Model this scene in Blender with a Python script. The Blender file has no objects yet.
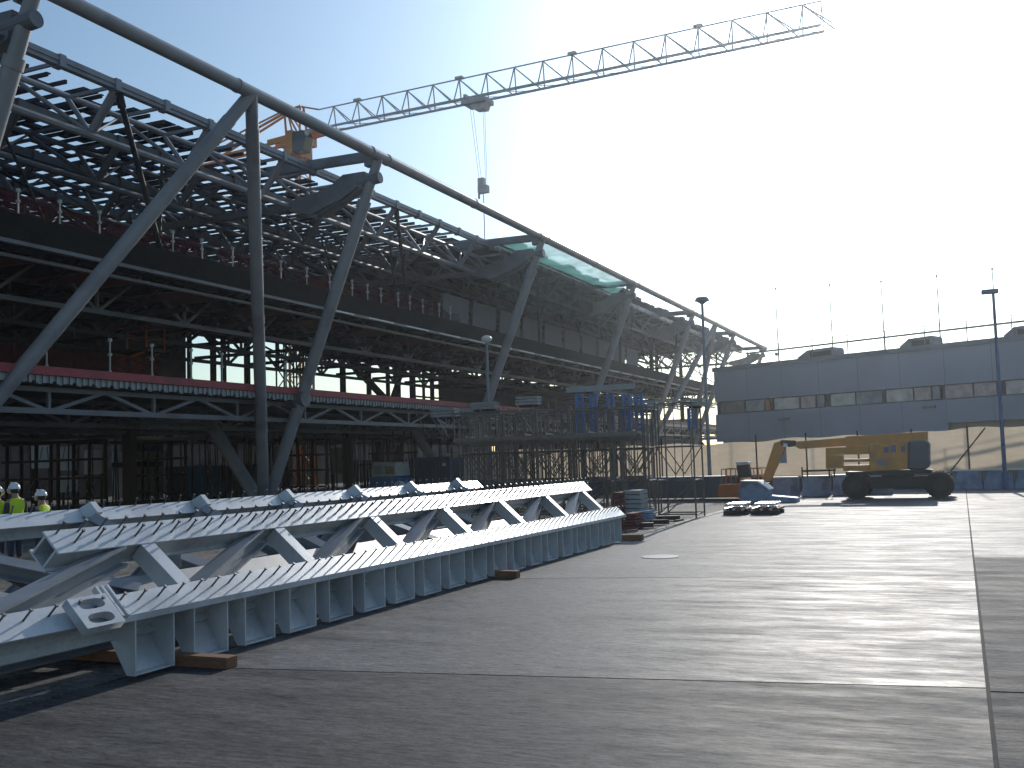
import bpy, math, random
from mathutils import Vector, Matrix
random.seed(7)
C = bpy.context.scene
col = C.collection
R_ = math.radians

# ---------------------------------------------------------------- camera, sky, sun
FPX = 1040.0; EYE = 2.25; ROLL = .031; PITCH = math.atan(76/1040); YAW = math.atan(447/1042.8)
fwd = Vector((-math.sin(YAW)*math.cos(PITCH), math.cos(YAW)*math.cos(PITCH), math.sin(PITCH)))
r0 = Vector((math.cos(YAW), math.sin(YAW), 0)); u0 = r0.cross(fwd)
RT = r0*math.cos(ROLL) - u0*math.sin(ROLL); UP = r0*math.sin(ROLL) + u0*math.cos(ROLL)
cam_d = bpy.data.cameras.new('camera'); cam = bpy.data.objects.new('camera', cam_d); col.objects.link(cam)
cam_d.sensor_width = 36; cam_d.lens = 36*FPX/1024; cam_d.clip_end = 6000; cam_d.clip_start = .1
m = Matrix((RT, UP, -fwd)).transposed().to_4x4(); m.translation = (0, 0, EYE); cam.matrix_world = m
C.camera = cam

SUN_EL, SUN_AZ = R_(21.5), R_(-3.0)          # azimuth measured from +Y towards +X
w = bpy.data.worlds.new('World'); C.world = w; w.use_nodes = True
wn = w.node_tree.nodes; wl = w.node_tree.links
bg = wn['Background']; sky = wn.new('ShaderNodeTexSky'); sky.sky_type = 'NISHITA'; sky.sun_disc = False
sky.sun_elevation = SUN_EL; sky.sun_rotation = SUN_AZ
sky.air_density = 1.15; sky.dust_density = .6; sky.ozone_density = 1.0
# a hazy aureole round the sun is part of the sky
geo = wn.new('ShaderNodeNewGeometry'); dot = wn.new('ShaderNodeVectorMath'); dot.operation = 'DOT_PRODUCT'
sd = Vector((math.sin(SUN_AZ)*math.cos(SUN_EL), math.cos(SUN_AZ)*math.cos(SUN_EL), math.sin(SUN_EL)))
dot.inputs[1].default_value = -sd
wl.new(geo.outputs['Incoming'], dot.inputs[0])
cl = wn.new('ShaderNodeMath'); cl.operation = 'MAXIMUM'; cl.inputs[1].default_value = 0; wl.new(dot.outputs['Value'], cl.inputs[0])
def lobe(p, k):
    a = wn.new('ShaderNodeMath'); a.operation = 'POWER'; a.inputs[1].default_value = p; wl.new(cl.outputs[0], a.inputs[0])
    b = wn.new('ShaderNodeMath'); b.operation = 'MULTIPLY'; b.inputs[1].default_value = k; wl.new(a.outputs[0], b.inputs[0]); return b
l1, l2 = lobe(8, 4.5), lobe(45, 12.0)
ad = wn.new('ShaderNodeMath'); wl.new(l1.outputs[0], ad.inputs[0]); wl.new(l2.outputs[0], ad.inputs[1])
vs = wn.new('ShaderNodeVectorMath'); vs.operation = 'SCALE'; vs.inputs[0].default_value = (.78, 1.06, 1.36); wl.new(ad.outputs[0], vs.inputs['Scale'])
va = wn.new('ShaderNodeVectorMath'); tn = wn.new('ShaderNodeVectorMath'); tn.operation = 'MULTIPLY'; tn.inputs[1].default_value = (.88, 1.02, 1.14); wl.new(sky.outputs[0], tn.inputs[0]); wl.new(tn.outputs[0], va.inputs[0]); wl.new(vs.outputs[0], va.inputs[1])
wl.new(va.outputs[0], bg.inputs['Color']); bg.inputs['Strength'].default_value = .115
sl = bpy.data.lights.new('sun', 'SUN'); sl.energy = 3.8; sl.angle = R_(.53); sl.color = (1, .94, .86)
so = bpy.data.objects.new('sun', sl); col.objects.link(so)
so.rotation_euler = (-sd).to_track_quat('-Z', 'Y').to_euler()
C.view_settings.view_transform = 'Standard'; C.view_settings.look = 'None'
C.view_settings.gamma = 1; C.view_settings.use_curve_mapping = False
C.view_settings.exposure = -.3

# ---------------------------------------------------------------- helpers
def ray(px, py): return fwd*FPX + RT*(px-512) + UP*(384-py)
def at(px, py, y=None, x=None, z=None):            # where a line of sight meets a plane of the site
    v = ray(px, py); o = Vector((0, 0, EYE))
    t = (y-0)/v.y if y is not None else ((x-0)/v.x if x is not None else (z-EYE)/v.z)
    return o + v*t
LOC = {}
class MB:
    def __init__(s): s.v = []; s.f = []
    def add(s, vs, fs):
        n = len(s.v); s.v += [Vector(p) for p in vs]; s.f += [tuple(i+n for i in f) for f in fs]; return s
    def box(s, a, b):
        (x0, y0, z0), (x1, y1, z1) = a, b
        x0, x1 = min(x0, x1), max(x0, x1); y0, y1 = min(y0, y1), max(y0, y1); z0, z1 = min(z0, z1), max(z0, z1)
        return s.add([(x0,y0,z0),(x1,y0,z0),(x1,y1,z0),(x0,y1,z0),(x0,y0,z1),(x1,y0,z1),(x1,y1,z1),(x0,y1,z1)],
                     [(3,2,1,0),(4,5,6,7),(0,1,5,4),(1,2,6,5),(2,3,7,6),(3,0,4,7)])
    def bar(s, p, q, w, h, up=(0, 0, 1)):           # rectangular bar, h measured along up
        p, q, up = Vector(p), Vector(q), Vector(up); d = (q-p).normalized()
        a = d.cross(up)
        if a.length < 1e-4: a = d.cross(Vector((0, 1, 0)))
        a.normalize(); b = a.cross(d).normalized(); a = a*w/2; b = b*h/2
        vs = [p-a-b, p+a-b, p+a+b, p-a+b, q-a-b, q+a-b, q+a+b, q-a+b]
        return s.add(vs, [(3,2,1,0),(4,5,6,7),(0,1,5,4),(1,2,6,5),(2,3,7,6),(3,0,4,7)])
    def ibeam(s, p, q, w, h, t=.02, up=(0, 0, 1)):
        p, q, up = Vector(p), Vector(q), Vector(up); d = (q-p).normalized()
        a = d.cross(up).normalized(); b = a.cross(d).normalized()
        s.bar(p+b*(h-t)/2, q+b*(h-t)/2, w, t, b); s.bar(p-b*(h-t)/2, q-b*(h-t)/2, w, t, b)
        return s.bar(p, q, t, h-2*t, b)
    def tube(s, p, q, r, n=10, r2=None, caps=True):
        p, q = Vector(p), Vector(q); r2 = r if r2 is None else r2; d = (q-p).normalized()
        a = d.orthogonal().normalized(); b = d.cross(a)
        vs = []
        for (c, rr) in ((p, r), (q, r2)):
            for i in range(n):
                t = 2*math.pi*i/n; vs.append(c + a*math.cos(t)*rr + b*math.sin(t)*rr)
        fs = [(i, (i+1) % n, n+(i+1) % n, n+i) for i in range(n)]
        if caps: fs += [tuple(range(n-1, -1, -1)), tuple(range(n, 2*n))]
        return s.add(vs, fs)
    def path(s, pts, r, n=6):
        for a, b in zip(pts, pts[1:]): s.tube(a, b, r, n)
        return s
    def prism(s, pts, off):                          # polygon (3-D points) extruded by a vector
        off = Vector(off); n = len(pts); pts = [Vector(p) for p in pts]
        fs = [tuple(range(n)), tuple(range(2*n-1, n-1, -1))] + [(i, n+i, n+(i+1) % n, (i+1) % n) for i in range(n)]
        return s.add(pts + [p+off for p in pts], fs)
    def dome(s, c, rx, ry, rz, n=16, k=6, low=0.0, full=False):
        c = Vector(c); vs = []; fs = []
        a0 = -math.pi/2 if full else low
        for j in range(k+1):
            e = a0 + (math.pi/2-a0)*j/k
            for i in range(n):
                t = 2*math.pi*i/n; vs.append(c + Vector((rx*math.cos(e)*math.cos(t), ry*math.cos(e)*math.sin(t), rz*math.sin(e))))
        for j in range(k):
            for i in range(n): fs.append((j*n+i, j*n+(i+1) % n, (j+1)*n+(i+1) % n, (j+1)*n+i))
        return s.add(vs, fs)
    def build(s, name, mat, parent=None, label=None, smooth=False, bevel=0):
        o0 = LOC.get(parent.name, Vector((0, 0, 0))) if parent else Vector((0, 0, 0))
        me = bpy.data.meshes.new(name); me.from_pydata([p-o0 for p in s.v], [], s.f); me.materials.append(mat)
        import bmesh
        bm = bmesh.new(); bm.from_mesh(me); bmesh.ops.recalc_face_normals(bm, faces=bm.faces); bm.to_mesh(me); bm.free()
        o = bpy.data.objects.new(name, me); col.objects.link(o)
        if parent: o.parent = parent; LOC[o.name] = o0
        if label: o['label'] = label
        if smooth:
            for p in me.polygons: p.use_smooth = True
            me.set_sharp_from_angle(angle=R_(40))
        if bevel:
            b = o.modifiers.new('bevel', 'BEVEL'); b.width = bevel; b.segments = 2; b.limit_method = 'ANGLE'
        return o
def tag(o, label, cat, group=None):
    o['label'] = label; o['category'] = cat
    if group: o['group'] = group
    return o
def thing(name, label, cat, loc=(0, 0, 0), group=None):
    o = bpy.data.objects.new(name, None); col.objects.link(o); o.location = loc; o.empty_display_size = .3
    LOC[o.name] = Vector(loc); return tag(o, label, cat, group)
def struct(name, mb, mat): o = mb.build(name, mat); o['kind'] = 'structure'; return o
def copy_tree(o, parent=None):
    c = o.copy(); col.objects.link(c)
    if parent: c.parent = parent
    for ch in [x for x in col.objects if x.parent == o]: copy_tree(ch, c)
    return c
def dup(o, loc, label, rz=0):
    c = copy_tree(o); c.location = loc; c.rotation_euler.z = rz; c['label'] = label; return c

# ---------------------------------------------------------------- materials
def mat(name, base, rough=.6, metal=0, var=.12, scale=3.0, bump=0, spec=.5, stretch=(1, 1, 1), dirt=None, emit=None):
    m = bpy.data.materials.new(name); m.use_nodes = True; nt = m.node_tree; n = nt.nodes; l = nt.links
    b = n['Principled BSDF']; b.inputs['Roughness'].default_value = rough; b.inputs['Metallic'].default_value = metal
    b.inputs['Specular IOR Level'].default_value = spec
    g = n.new('ShaderNodeNewGeometry'); mp = n.new('ShaderNodeMapping'); mp.inputs['Scale'].default_value = stretch
    l.new(g.outputs['Position'], mp.inputs['Vector'])
    t = n.new('ShaderNodeTexNoise'); t.inputs['Scale'].default_value = scale; t.inputs['Detail'].default_value = 6; t.inputs['Roughness'].default_value = .65
    l.new(mp.outputs[0], t.inputs['Vector'])
    r = n.new('ShaderNodeValToRGB'); e = r.color_ramp.elements
    e[0].position = .3; e[1].position = .7
    e[0].color = [c*(1-var) for c in base]+[1]; e[1].color = [min(1, c*(1+var)) for c in base]+[1]
    l.new(t.outputs['Fac'], r.inputs['Fac']); out = r.outputs[0]
    if dirt:
        t2 = n.new('ShaderNodeTexNoise'); t2.inputs['Scale'].default_value = scale*.45; t2.inputs['Detail'].default_value = 8; l.new(g.outputs['Position'], t2.inputs['Vector'])
        r2 = n.new('ShaderNodeValToRGB'); r2.color_ramp.elements[0].position = .52; r2.color_ramp.elements[1].position = .66; l.new(t2.outputs['Fac'], r2.inputs['Fac'])
        mx = n.new('ShaderNodeMix'); mx.data_type = 'RGBA'; mx.inputs['B'].default_value = list(dirt)+[1]; l.new(out, mx.inputs['A']); l.new(r2.outputs[0], mx.inputs['Factor']); out = mx.outputs['Result']
    l.new(out, b.inputs['Base Color'])
    rr = n.new('ShaderNodeMapRange'); rr.inputs['To Min'].default_value = max(.05, rough-.06); rr.inputs['To Max'].default_value = min(1, rough+.08)
    l.new(t.outputs['Fac'], rr.inputs['Value']); l.new(rr.outputs[0], b.inputs['Roughness'])
    if bump:
        bp = n.new('ShaderNodeBump'); bp.inputs['Strength'].default_value = bump; bp.inputs['Distance'].default_value = .02; l.new(t.outputs['Fac'], bp.inputs['Height']); l.new(bp.outputs[0], b.inputs['Normal'])
    if emit: b.inputs['Emission Color'].default_value = list(emit[:3])+[1]; b.inputs['Emission Strength'].default_value = emit[3]
    return m
M = {}
M['tube'] = mat('painted_grey_steel', (.27, .275, .30), .42, .0, .1, 1.2, dirt=(.19, .19, .21))
M['steel'] = mat('roof_steel', (.15, .16, .18), .45, .0, .18, 1.0, dirt=(.10, .10, .11))
M['dark'] = mat('dark_steel', (.03, .03, .034), .7, .0, .2, 2, spec=.25)
M['deck'] = mat('roof_sheet', (.045, .05, .085), .75, .0, .2, 2, spec=.2)
M['conc_dark'] = mat('floor_slab', (.05, .05, .05), .85, 0, .2, 2)
M['fascia'] = mat('dark_fascia', (.022, .020, .018), .9, 0, .3, 2, spec=.1)
M['red'] = mat('red_edge', (.36, .055, .065), .6, 0, .15, 2, dirt=(.2, .05, .05))
M['redpanel'] = mat('red_panel', (.22, .05, .04), .7, 0, .2, 2)
M['galv'] = mat('galvanised', (.30, .32, .34), .5, .2, .1, 3)
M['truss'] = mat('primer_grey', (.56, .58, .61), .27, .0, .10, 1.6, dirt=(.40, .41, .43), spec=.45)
M['truss_shaded'] = mat('primer_grey_shaded', (.27, .28, .30), .4, .0, .15, 1.6, dirt=(.18, .18, .19))  # darker copy of the primer grey: shade inside the girder pile put into the colour
M['stud'] = mat('stud_steel', (.12, .12, .125), .5, .4, .2, 10)
M['scaf'] = mat('scaffold_tube', (.16, .14, .125), .5, .4, .3, 4)
M['scafrust'] = mat('rusty_tube', (.06, .035, .028), .6, .3, .3, 4)
M['blue'] = mat('blue_paint', (.05, .15, .38), .45, 0, .15, 3)
M['contblue'] = mat('container_blue', (.07, .20, .42), .5, 0, .15, 1.5, dirt=(.06, .12, .22))
M['contdark'] = mat('container_grey', (.07, .085, .11), .5, 0, .15, 1.5)
M['timber'] = mat('timber', (.22, .11, .06), .8, 0, .3, 6, bump=.3, stretch=(1, 6, 6))
M['maroon'] = mat('maroon', (.14, .035, .03), .7, 0, .2, 3)
M['yellow'] = mat('lift_yellow', (.60, .27, .05), .5, 0, .12, 2, dirt=(.40, .21, .07))
M['orange'] = mat('orange_paint', (.55, .14, .02), .5, 0, .1, 2)
M['craneorange'] = mat('crane_orange', (.62, .22, .03), .5, 0, .12, 2)
M['crane'] = mat('crane_grey', (.5, .48, .49), .5, 0, .1, 2)
M['rubber'] = mat('rubber', (.015, .015, .015), .8, 0, .2, 6)
M['black'] = mat('black_plastic', (.02, .02, .022), .6, 0, .2, 6)
M['white'] = mat('white_paint', (.75, .75, .74), .4, 0, .05, 3)
M['offwhite'] = mat('off_white', (.5, .5, .48), .6, 0, .1, 2)
M['wallgrey'] = mat('grey_cladding', (.34, .365, .44), .6, 0, .07, .35, dirt=(.30, .325, .39))
M['roofgrey'] = mat('roof_edge_grey', (.17, .185, .22), .6, 0, .1, 1)
M['backwall'] = mat('site_wall', (.20, .18, .17), .85, 0, .3, .5, dirt=(.09, .08, .08))
M['backpanel'] = mat('grey_panel', (.15, .15, .17), .8, 0, .12, 1.4)
M['bluewrap'] = mat('blue_grey_block', (.22, .30, .45), .55, 0, .2, 3, dirt=(.12, .16, .25))
M['darkbarrier'] = mat('dark_barrier', (.05, .055, .075), .8, 0, .2, 2)
M['lampgrey'] = mat('lamp_grey', (.18, .22, .27), .45, 0, .05, 3)
M['bluelamp'] = mat('lamp_blue', (.05, .10, .24), .45, 0, .05, 3)
M['glassdark'] = mat('dark_glass', (.03, .035, .04), .08, 0, .1, 3)
M['skin'] = mat('skin', (.40, .21, .14), .55, 0, .06, 20)
M['hair'] = mat('hair', (.03, .02, .015), .7, 0, .2, 30)
M['hivis'] = mat('hivis', (.55, .75, .03), .7, 0, .1, 12, bump=.3)
M['jacket'] = mat('dark_cloth', (.05, .045, .07), .85, 0, .2, 12, bump=.3)
M['jean'] = mat('trousers', (.04, .05, .08), .9, 0, .2, 12)
M['helmet'] = mat('helmet_shell', (.75, .75, .78), .3, 0, .03, 5)
M['reflect'] = mat('reflective_tape', (.6, .6, .62), .35, .3, .05, 9)
M['lamp'] = mat('lit_tube', (.9, .9, .85), .5, emit=(1, .97, .85, 6.0))
M['manhole'] = mat('manhole_metal', (.22, .22, .22), .5, .1, .1, 9)

def ground_mat(name, base, rough, lo, hi, streak=True, bump=.25):
    m = bpy.data.materials.new(name); m.use_nodes = True; nt = m.node_tree; n = nt.nodes; l = nt.links
    b = n['Principled BSDF']; g = n.new('ShaderNodeNewGeometry')
    def noise(sc, st, det=8, ro=.6):
        mp = n.new('ShaderNodeMapping'); mp.inputs['Scale'].default_value = st; mp.inputs['Rotation'].default_value = (0, 0, R_(-8) if st[0] != st[1] else 0); l.new(g.outputs['Position'], mp.inputs['Vector'])
        t = n.new('ShaderNodeTexNoise'); t.inputs['Scale'].default_value = sc; t.inputs['Detail'].default_value = det; t.inputs['Roughness'].default_value = ro
        l.new(mp.outputs[0], t.inputs['Vector']); return t
    a = noise(1.0, (.5, 2.0, 1) if streak else (1, 1, 1), 12, .75); f = noise(26, (.7, 1.3, 1), 5, .8); big = noise(.22, (1, 1.01, 1), 4, .5)
    fine = noise(4.5, (.8, 4.2, 1) if streak else (1, 1, 1), 10, .88)
    def ramp(src, p0, p1, c0, c1):
        r = n.new('ShaderNodeMapRange'); r.inputs['From Min'].default_value = p0; r.inputs['From Max'].default_value = p1
        r.inputs['To Min'].default_value = c0; r.inputs['To Max'].default_value = c1; l.new(src.outputs['Fac'], r.inputs['Value']); return r.outputs[0]
    def mul(x, y):
        k = n.new('ShaderNodeMath'); k.operation = 'MULTIPLY'; l.new(x, k.inputs[0]); l.new(y, k.inputs[1]); return k.outputs[0]
    v = mul(mul(mul(ramp(a, .28, .72, .66, 1.34), ramp(big, .3, .7, .68, 1.3)), ramp(f, .34, .66, .5, 1.5)), ramp(fine, .40, .60, .45, 1.55))
    sc = n.new('ShaderNodeVectorMath'); sc.operation = 'SCALE'; sc.inputs[0].default_value = base; l.new(v, sc.inputs['Scale']); l.new(sc.outputs[0], b.inputs['Base Color'])
    l.new(ramp(a, .33, .68, lo, hi), b.inputs['Roughness']); l.new(mul(ramp(fine, .40, .60, .22, 1.15), ramp(a, .34, .62, .2, .75)), b.inputs['Specular IOR Level'])
    h = n.new('ShaderNodeMath'); h.operation = 'ADD'; l.new(ramp(noise(9, (.8, 1.5, 1), 6, .8), 0, 1, 0, 1.6), h.inputs[0]); l.new(ramp(f, 0, 1, 0, 1.0), h.inputs[1])
    bp = n.new('ShaderNodeBump'); bp.inputs['Strength'].default_value = bump; bp.inputs['Distance'].default_value = .012
    l.new(h.outputs[0], bp.inputs['Height']); l.new(bp.outputs[0], b.inputs['Normal'])
    return m
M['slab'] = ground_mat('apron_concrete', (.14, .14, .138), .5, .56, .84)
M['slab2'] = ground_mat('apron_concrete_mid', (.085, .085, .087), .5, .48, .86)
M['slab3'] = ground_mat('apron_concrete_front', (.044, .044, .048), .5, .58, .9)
M['slabr'] = ground_mat('apron_rough', (.052, .052, .056), .6, .66, .95, True, .6)
M['dirt'] = ground_mat('site_ground', (.13, .12, .11), .8, .7, .95, False, .5)
M['seal'] = mat('joint_sealant', (.02, .02, .022), .95, 0, .1, 8)

def net_mat(name, colr, hole, scale=1):
    m = bpy.data.materials.new(name); m.use_nodes = True; n = m.node_tree.nodes; l = m.node_tree.links
    n.remove(n['Principled BSDF']); out = n['Material Output']
    d = n.new('ShaderNodeBsdfDiffuse'); tl = n.new('ShaderNodeBsdfTranslucent'); tr = n.new('ShaderNodeBsdfTransparent')
    g = n.new('ShaderNodeNewGeometry'); t = n.new('ShaderNodeTexNoise'); t.inputs['Scale'].default_value = .9*scale; t.inputs['Detail'].default_value = 6; l.new(g.outputs['Position'], t.inputs['Vector'])
    r = n.new('ShaderNodeMapRange'); r.inputs['From Min'].default_value = .3; r.inputs['From Max'].default_value = .7; r.inputs['To Min'].default_value = hole-.15; r.inputs['To Max'].default_value = hole+.15; l.new(t.outputs['Fac'], r.inputs['Value'])
    for x in (d, tl): x.inputs['Color'].default_value = list(colr)+[1]
    a = n.new('ShaderNodeMixShader'); a.inputs[0].default_value = .6; l.new(d.outputs[0], a.inputs[1]); l.new(tl.outputs[0], a.inputs[2])
    b = n.new('ShaderNodeMixShader'); l.new(r.outputs[0], b.inputs[0]); l.new(a.outputs[0], b.inputs[1]); l.new(tr.outputs[0], b.inputs[2]); l.new(b.outputs[0], out.inputs['Surface'])
    return m
M['greennet'] = net_mat('green_net', (.30, .75, .64), .28)
M['rednet'] = net_mat('red_net', (.15, .035, .045), .6)
M['beige'] = mat('beige_wall', (.50, .43, .33), .9, 0, .10, 1.1)
M['fabric'] = mat('beige_fabric', (.60, .50, .38), .9, 0, .10, 1.1, bump=.6, stretch=(1, 1, 3), dirt=(.54, .45, .34))
_n = M['fabric'].node_tree.nodes; _l = M['fabric'].node_tree.links; _t = _n.new('ShaderNodeBsdfTranslucent'); _x = _n.new('ShaderNodeMixShader'); _x.inputs[0].default_value = .5
_l.new(_n['Principled BSDF'].inputs['Base Color'].links[0].from_socket, _t.inputs['Color']); _l.new(_n['Principled BSDF'].outputs[0], _x.inputs[1]); _l.new(_t.outputs[0], _x.inputs[2]); _l.new(_x.outputs[0], _n['Material Output'].inputs['Surface'])

# ---------------------------------------------------------------- ground
g = MB(); g.box((-900, -60, -.5), (900, 2500, -.022)); struct('ground', g, M['dirt'])
XE = -8.55; J = .09
def yj(x, a, b, x0, x1): return a + (b-a)*(x-x0)/(x1-x0)
y1 = lambda x: yj(x, 10.15, 10.77, -4.46, .11); y2 = lambda x: yj(x, 18.37, 19.94, -8.0, .04)
def sheet(pts, z=0, th=.018): return MB().prism([(x, y, z-th) for x, y in pts], (0, 0, th))
gp = .018
def slab(name, pts, mt): struct(name, sheet(pts), mt)
xl, xr = XE, .1-gp
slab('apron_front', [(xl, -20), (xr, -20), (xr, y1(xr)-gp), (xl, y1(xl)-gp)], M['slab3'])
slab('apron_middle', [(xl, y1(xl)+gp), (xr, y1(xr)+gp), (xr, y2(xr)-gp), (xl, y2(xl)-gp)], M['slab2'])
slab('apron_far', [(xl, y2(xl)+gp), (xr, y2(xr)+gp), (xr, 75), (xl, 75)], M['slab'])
slab('apron_right_near', [(.1+gp, -20), (14, -20), (14, 11.8), (.1+gp, 10.6)], M['slabr'])
slab('apron_right_middle', [(.1+gp, 10.65), (14, 11.85), (14, 24), (.1+gp, 23.1)], M['slabr'])
slab('apron_right_far', [(.1+gp, 23.15), (14, 24.05), (14, 75), (.1+gp, 75)], M['slab'])
slab('apron_outer', [(14.04, -20), (60, -20), (60, 75), (14.04, 75)], M['slab'])
k = MB()
yy = -20
while yy < 75: k.box((XE-.32, yy, -.02), (XE-.02, yy+2.96, .012)); yy += 3
struct('kerb', k, M['slab2'])
k = MB().box((.1-gp, -19, -.02), (.1+gp, 74, -.006)); struct('expansion_joint', k, M['seal'])
o = MB().tube((-6.28, 22.7, .002), (-6.28, 22.7, .012), .42, 24).build('manhole_cover', M['manhole']); tag(o, 'pale round manhole cover in the concrete apron', 'manhole cover')

# ---------------------------------------------------------------- terminal building
BAY = 21.1; XT, ZT = -24.6, 16.9; XF = -31.5; XC = -28.43; ZC = 16.75
bld = thing('terminal_building', 'long unfinished steel terminal frame with open roof trusses and slanted struts', 'building', (XF, 84, 0))
Y0, Y1 = 14.0, 150.5
t = MB(); t.tube((XT, 5, ZT-.06), (XT, BAY*7, ZT-.06), .255, 20)
for k_ in range(1, 8):
    for dy in (-.75, .75): t.tube((XT, BAY*k_+dy-.05, ZT-.06), (XT, BAY*k_+dy+.05, ZT-.06), .29, 16)
    t.tube((XT, BAY*k_+BAY*.5-.06, ZT-.06), (XT, BAY*k_+BAY*.5+.06, ZT-.06), .285, 16)
t.build('edge_tube', M['tube'], bld, smooth=True)
def lerp(a, b, u): return Vector(a)*(1-u)+Vector(b)*u
FY = lambda k: 22.2 if k == 1 else BAY*k
for k_ in range(1, 8):
    y = FY(k_)
    top, foot = Vector((XT, y, ZT-.1)), Vector((XF, y, 0))
    s = MB(); s.tube(foot, lerp(foot, top, .86), .295, 16); s.tube(lerp(foot, top, .86), lerp(foot, top, .88), .335, 16); s.tube(lerp(foot, top, .88), top, .25, 14, .22)
    so_ = s.build('strut', M['tube'], bld, smooth=True)
    b = MB(); b.box((XF-.7, y-.7, 0), (XF+.7, y+.7, .35)); b.box((XF-.45, y-.04, .35), (XF+.5, y+.04, 1.0)); b.build('base_plate', M['conc_dark'], so_)
    inn = MB(); inn.tube((XF, y, .2), (-35.2, y, 5.2), .33, 14); inn.build('inner_strut', M['tube'], bld, smooth=True)
    tb = MB(); tb.bar((XT-.15, y, ZT+.0), (-31.0, y, ZT+.05), .28, .46); tb.box((XT-.7, y-.2, ZT-.5), (XT-.1, y+.2, ZT+.1)); tb.build('tie_beam', M['steel'], bld)
    ng = MB(); ng.prism([(x, y-.22, z) for x, z in [(-25.3, 16.15), (-26.5, 16.15), (-27.1, 15.75), (-28.0, 15.5), (-29.6, 15.25), (-29.6, 14.75), (-27.6, 14.3), (-25.5, 15.3)]], (0, .44, 0))
    ng.box((-62, y-.14, 14.82), (-29.6, y+.14, 15.12)); ng.prism([(-26.0, y-.4, 15.2), (-25.6, y-.4, 15.4), (-27.5, y-.4, 14.4), (-27.8, y-.4, 14.3)], (0, .8, 0))
    ng.tube((-24.55, y, 15.8), (-25.8, y, 15.7), .27, 14)
    for q in (-.45, .45): ng.bar((-28.4, y+q, 14.45), (-25.6, y+q*.4, 15.5), .06, .3)
    ng.build('nose_girder', M['steel'], bld)
    cn = MB(); cn.tube((-29.3, y, 5.55), (-37, y, 5.55), .55, 16); cn.tube((-28.95, y, 5.55), (-29.35, y, 5.55), .42, 16); cn.build('floor_pipe_beam', M['steel'], bld, smooth=True)
for y, yfs in ((32.5, (22.2, BAY*2)), (BAY*5.5, (BAY*5, BAY*6))):
    for yf in yfs:
        top, foot = Vector((XT, y, ZT-.1)), Vector((XF, yf, .1)); s = MB(); s.tube(foot, lerp(foot, top, .93), .275, 14); s.tube(lerp(foot, top, .93), top, .25, 12); s.build('brace_strut', M['tube'], bld, smooth=True)

def roof_truss(xc, yA, yB, rich):
    # three chords: two on top, one below
    h = BAY/8; xa, xb, xm, zb = xc+1.18, xc-1.18, xc, 15.0
    c = MB(); W = MB()
    c.bar((xa, yA, ZC), (xa, yB, ZC), .26, .38); c.tube((xb, yA, ZC-.02), (xb, yB, ZC-.02), .13, 8); c.tube((xm, yA, zb), (xm, yB, zb), .15, 8)
    if rich: c.bar((xa+.156, yA, ZC+.04), (xa+.156, yB, ZC+.04), .05, .16)
    n = int((yB-yA)/h)
    for i in range(n+1):
        y = yA+i*h
        if y > yB-.1: break
        W.bar((xa, y, ZC-.04), (xb, y, ZC-.06), .10, .13)
        c.box((xa-.18, y-.14, ZC-.24), (xa+.22, y+.14, ZC+.21))
        if i % 2 == 0:
            W.tube((xa, y, ZC-.1), (xm, y-.1, zb+.05), .11, 6); W.tube((xa, y+.25, ZC-.1), (xm, y+.1, zb+.05), .07, 6)
            W.tube((xb, y, ZC-.1), (xm, y, zb+.05), .10, 6)
            if y+2*h < yB: W.tube((xb, y+h, ZC-.1), (xm, y+2*h, zb+.05), .085, 6); W.tube((xb, y+h, ZC-.1), (xm, y, zb+.05), .05, 6)
    mm = M['tube'] if rich else M['steel']; o = c.build('roof_truss', mm, bld); W.build('web', mm, o)
yA = 29.3-BAY/8*6
roof_truss(-29.6, yA, Y1, True)
for xc in (-34.4, -39.2, -44.0, -48.8, -53.6, -58.4): roof_truss(xc, yA+random.uniform(-.5, .5), Y1, False)
# roof sheets between closely set joists, daylight slots left open
d = MB(); jn = MB(); y = Y0
while y < 66:
    jn.box((-62, y, 17.27), (-30.9, y+.10, 17.42))
    x = -31.0
    while x > -61.5:
        w_ = random.choice((.8, 1.2, 1.5))
        rr = random.random()
        if rr < .18: d.box((x-w_-.3, y+.125, 17.44), (x, y+.90, 17.48))
        elif rr < .95: d.box((x-w_-.3, y+.125, 17.44), (x, y+.125+random.uniform(.05, .22), 17.48)); d.box((x-w_-.4, y+.126, 17.28), (x-w_, y+.90, 17.43))
        x -= w_+.4
    y += .90
d.box((-62, 66, 17.44), (-28.2, Y1, 17.5))
yy = 66
while yy < Y1:
    L = random.uniform(.8, 2.2); z = random.uniform(.08, .5); x = -28.3+random.uniform(-.3, .35)
    d.box((x-1.4, yy, 17.5), (x, yy+L, 17.5+z)); yy += L+random.uniform(.1, 1.4)
d.build('roof_deck', M['deck'], bld); jn.build('joists', M['dark'], bld)
# cross bracing and hanging rods
for k_ in range(0, 7):
    y = 29.4+BAY*k_
    p = MB(); p.tube((XC, y, 16.8), (XC-1.5, y+4.0, 11.3), .11, 8); p.tube((XC, y, 16.85), (XC-.2, y+.5, 16.1), .16, 8); p.build('hanger_rod', M['dark'], bld, smooth=True)
    p = MB(); p.tube((XC-4, y-1.5, 15.0), (XC-3.4, y+.2, 11.3), .06, 6); p.tube((XC-5, y+8, 16.5), (XC-3.4, y+6, 11.3), .07, 6); p.tube((XC-9, y+2, 15.5), (XC-4, y+7.5, 11.3), .08, 6); p.build('tension_rod', M['dark'], bld)
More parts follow.
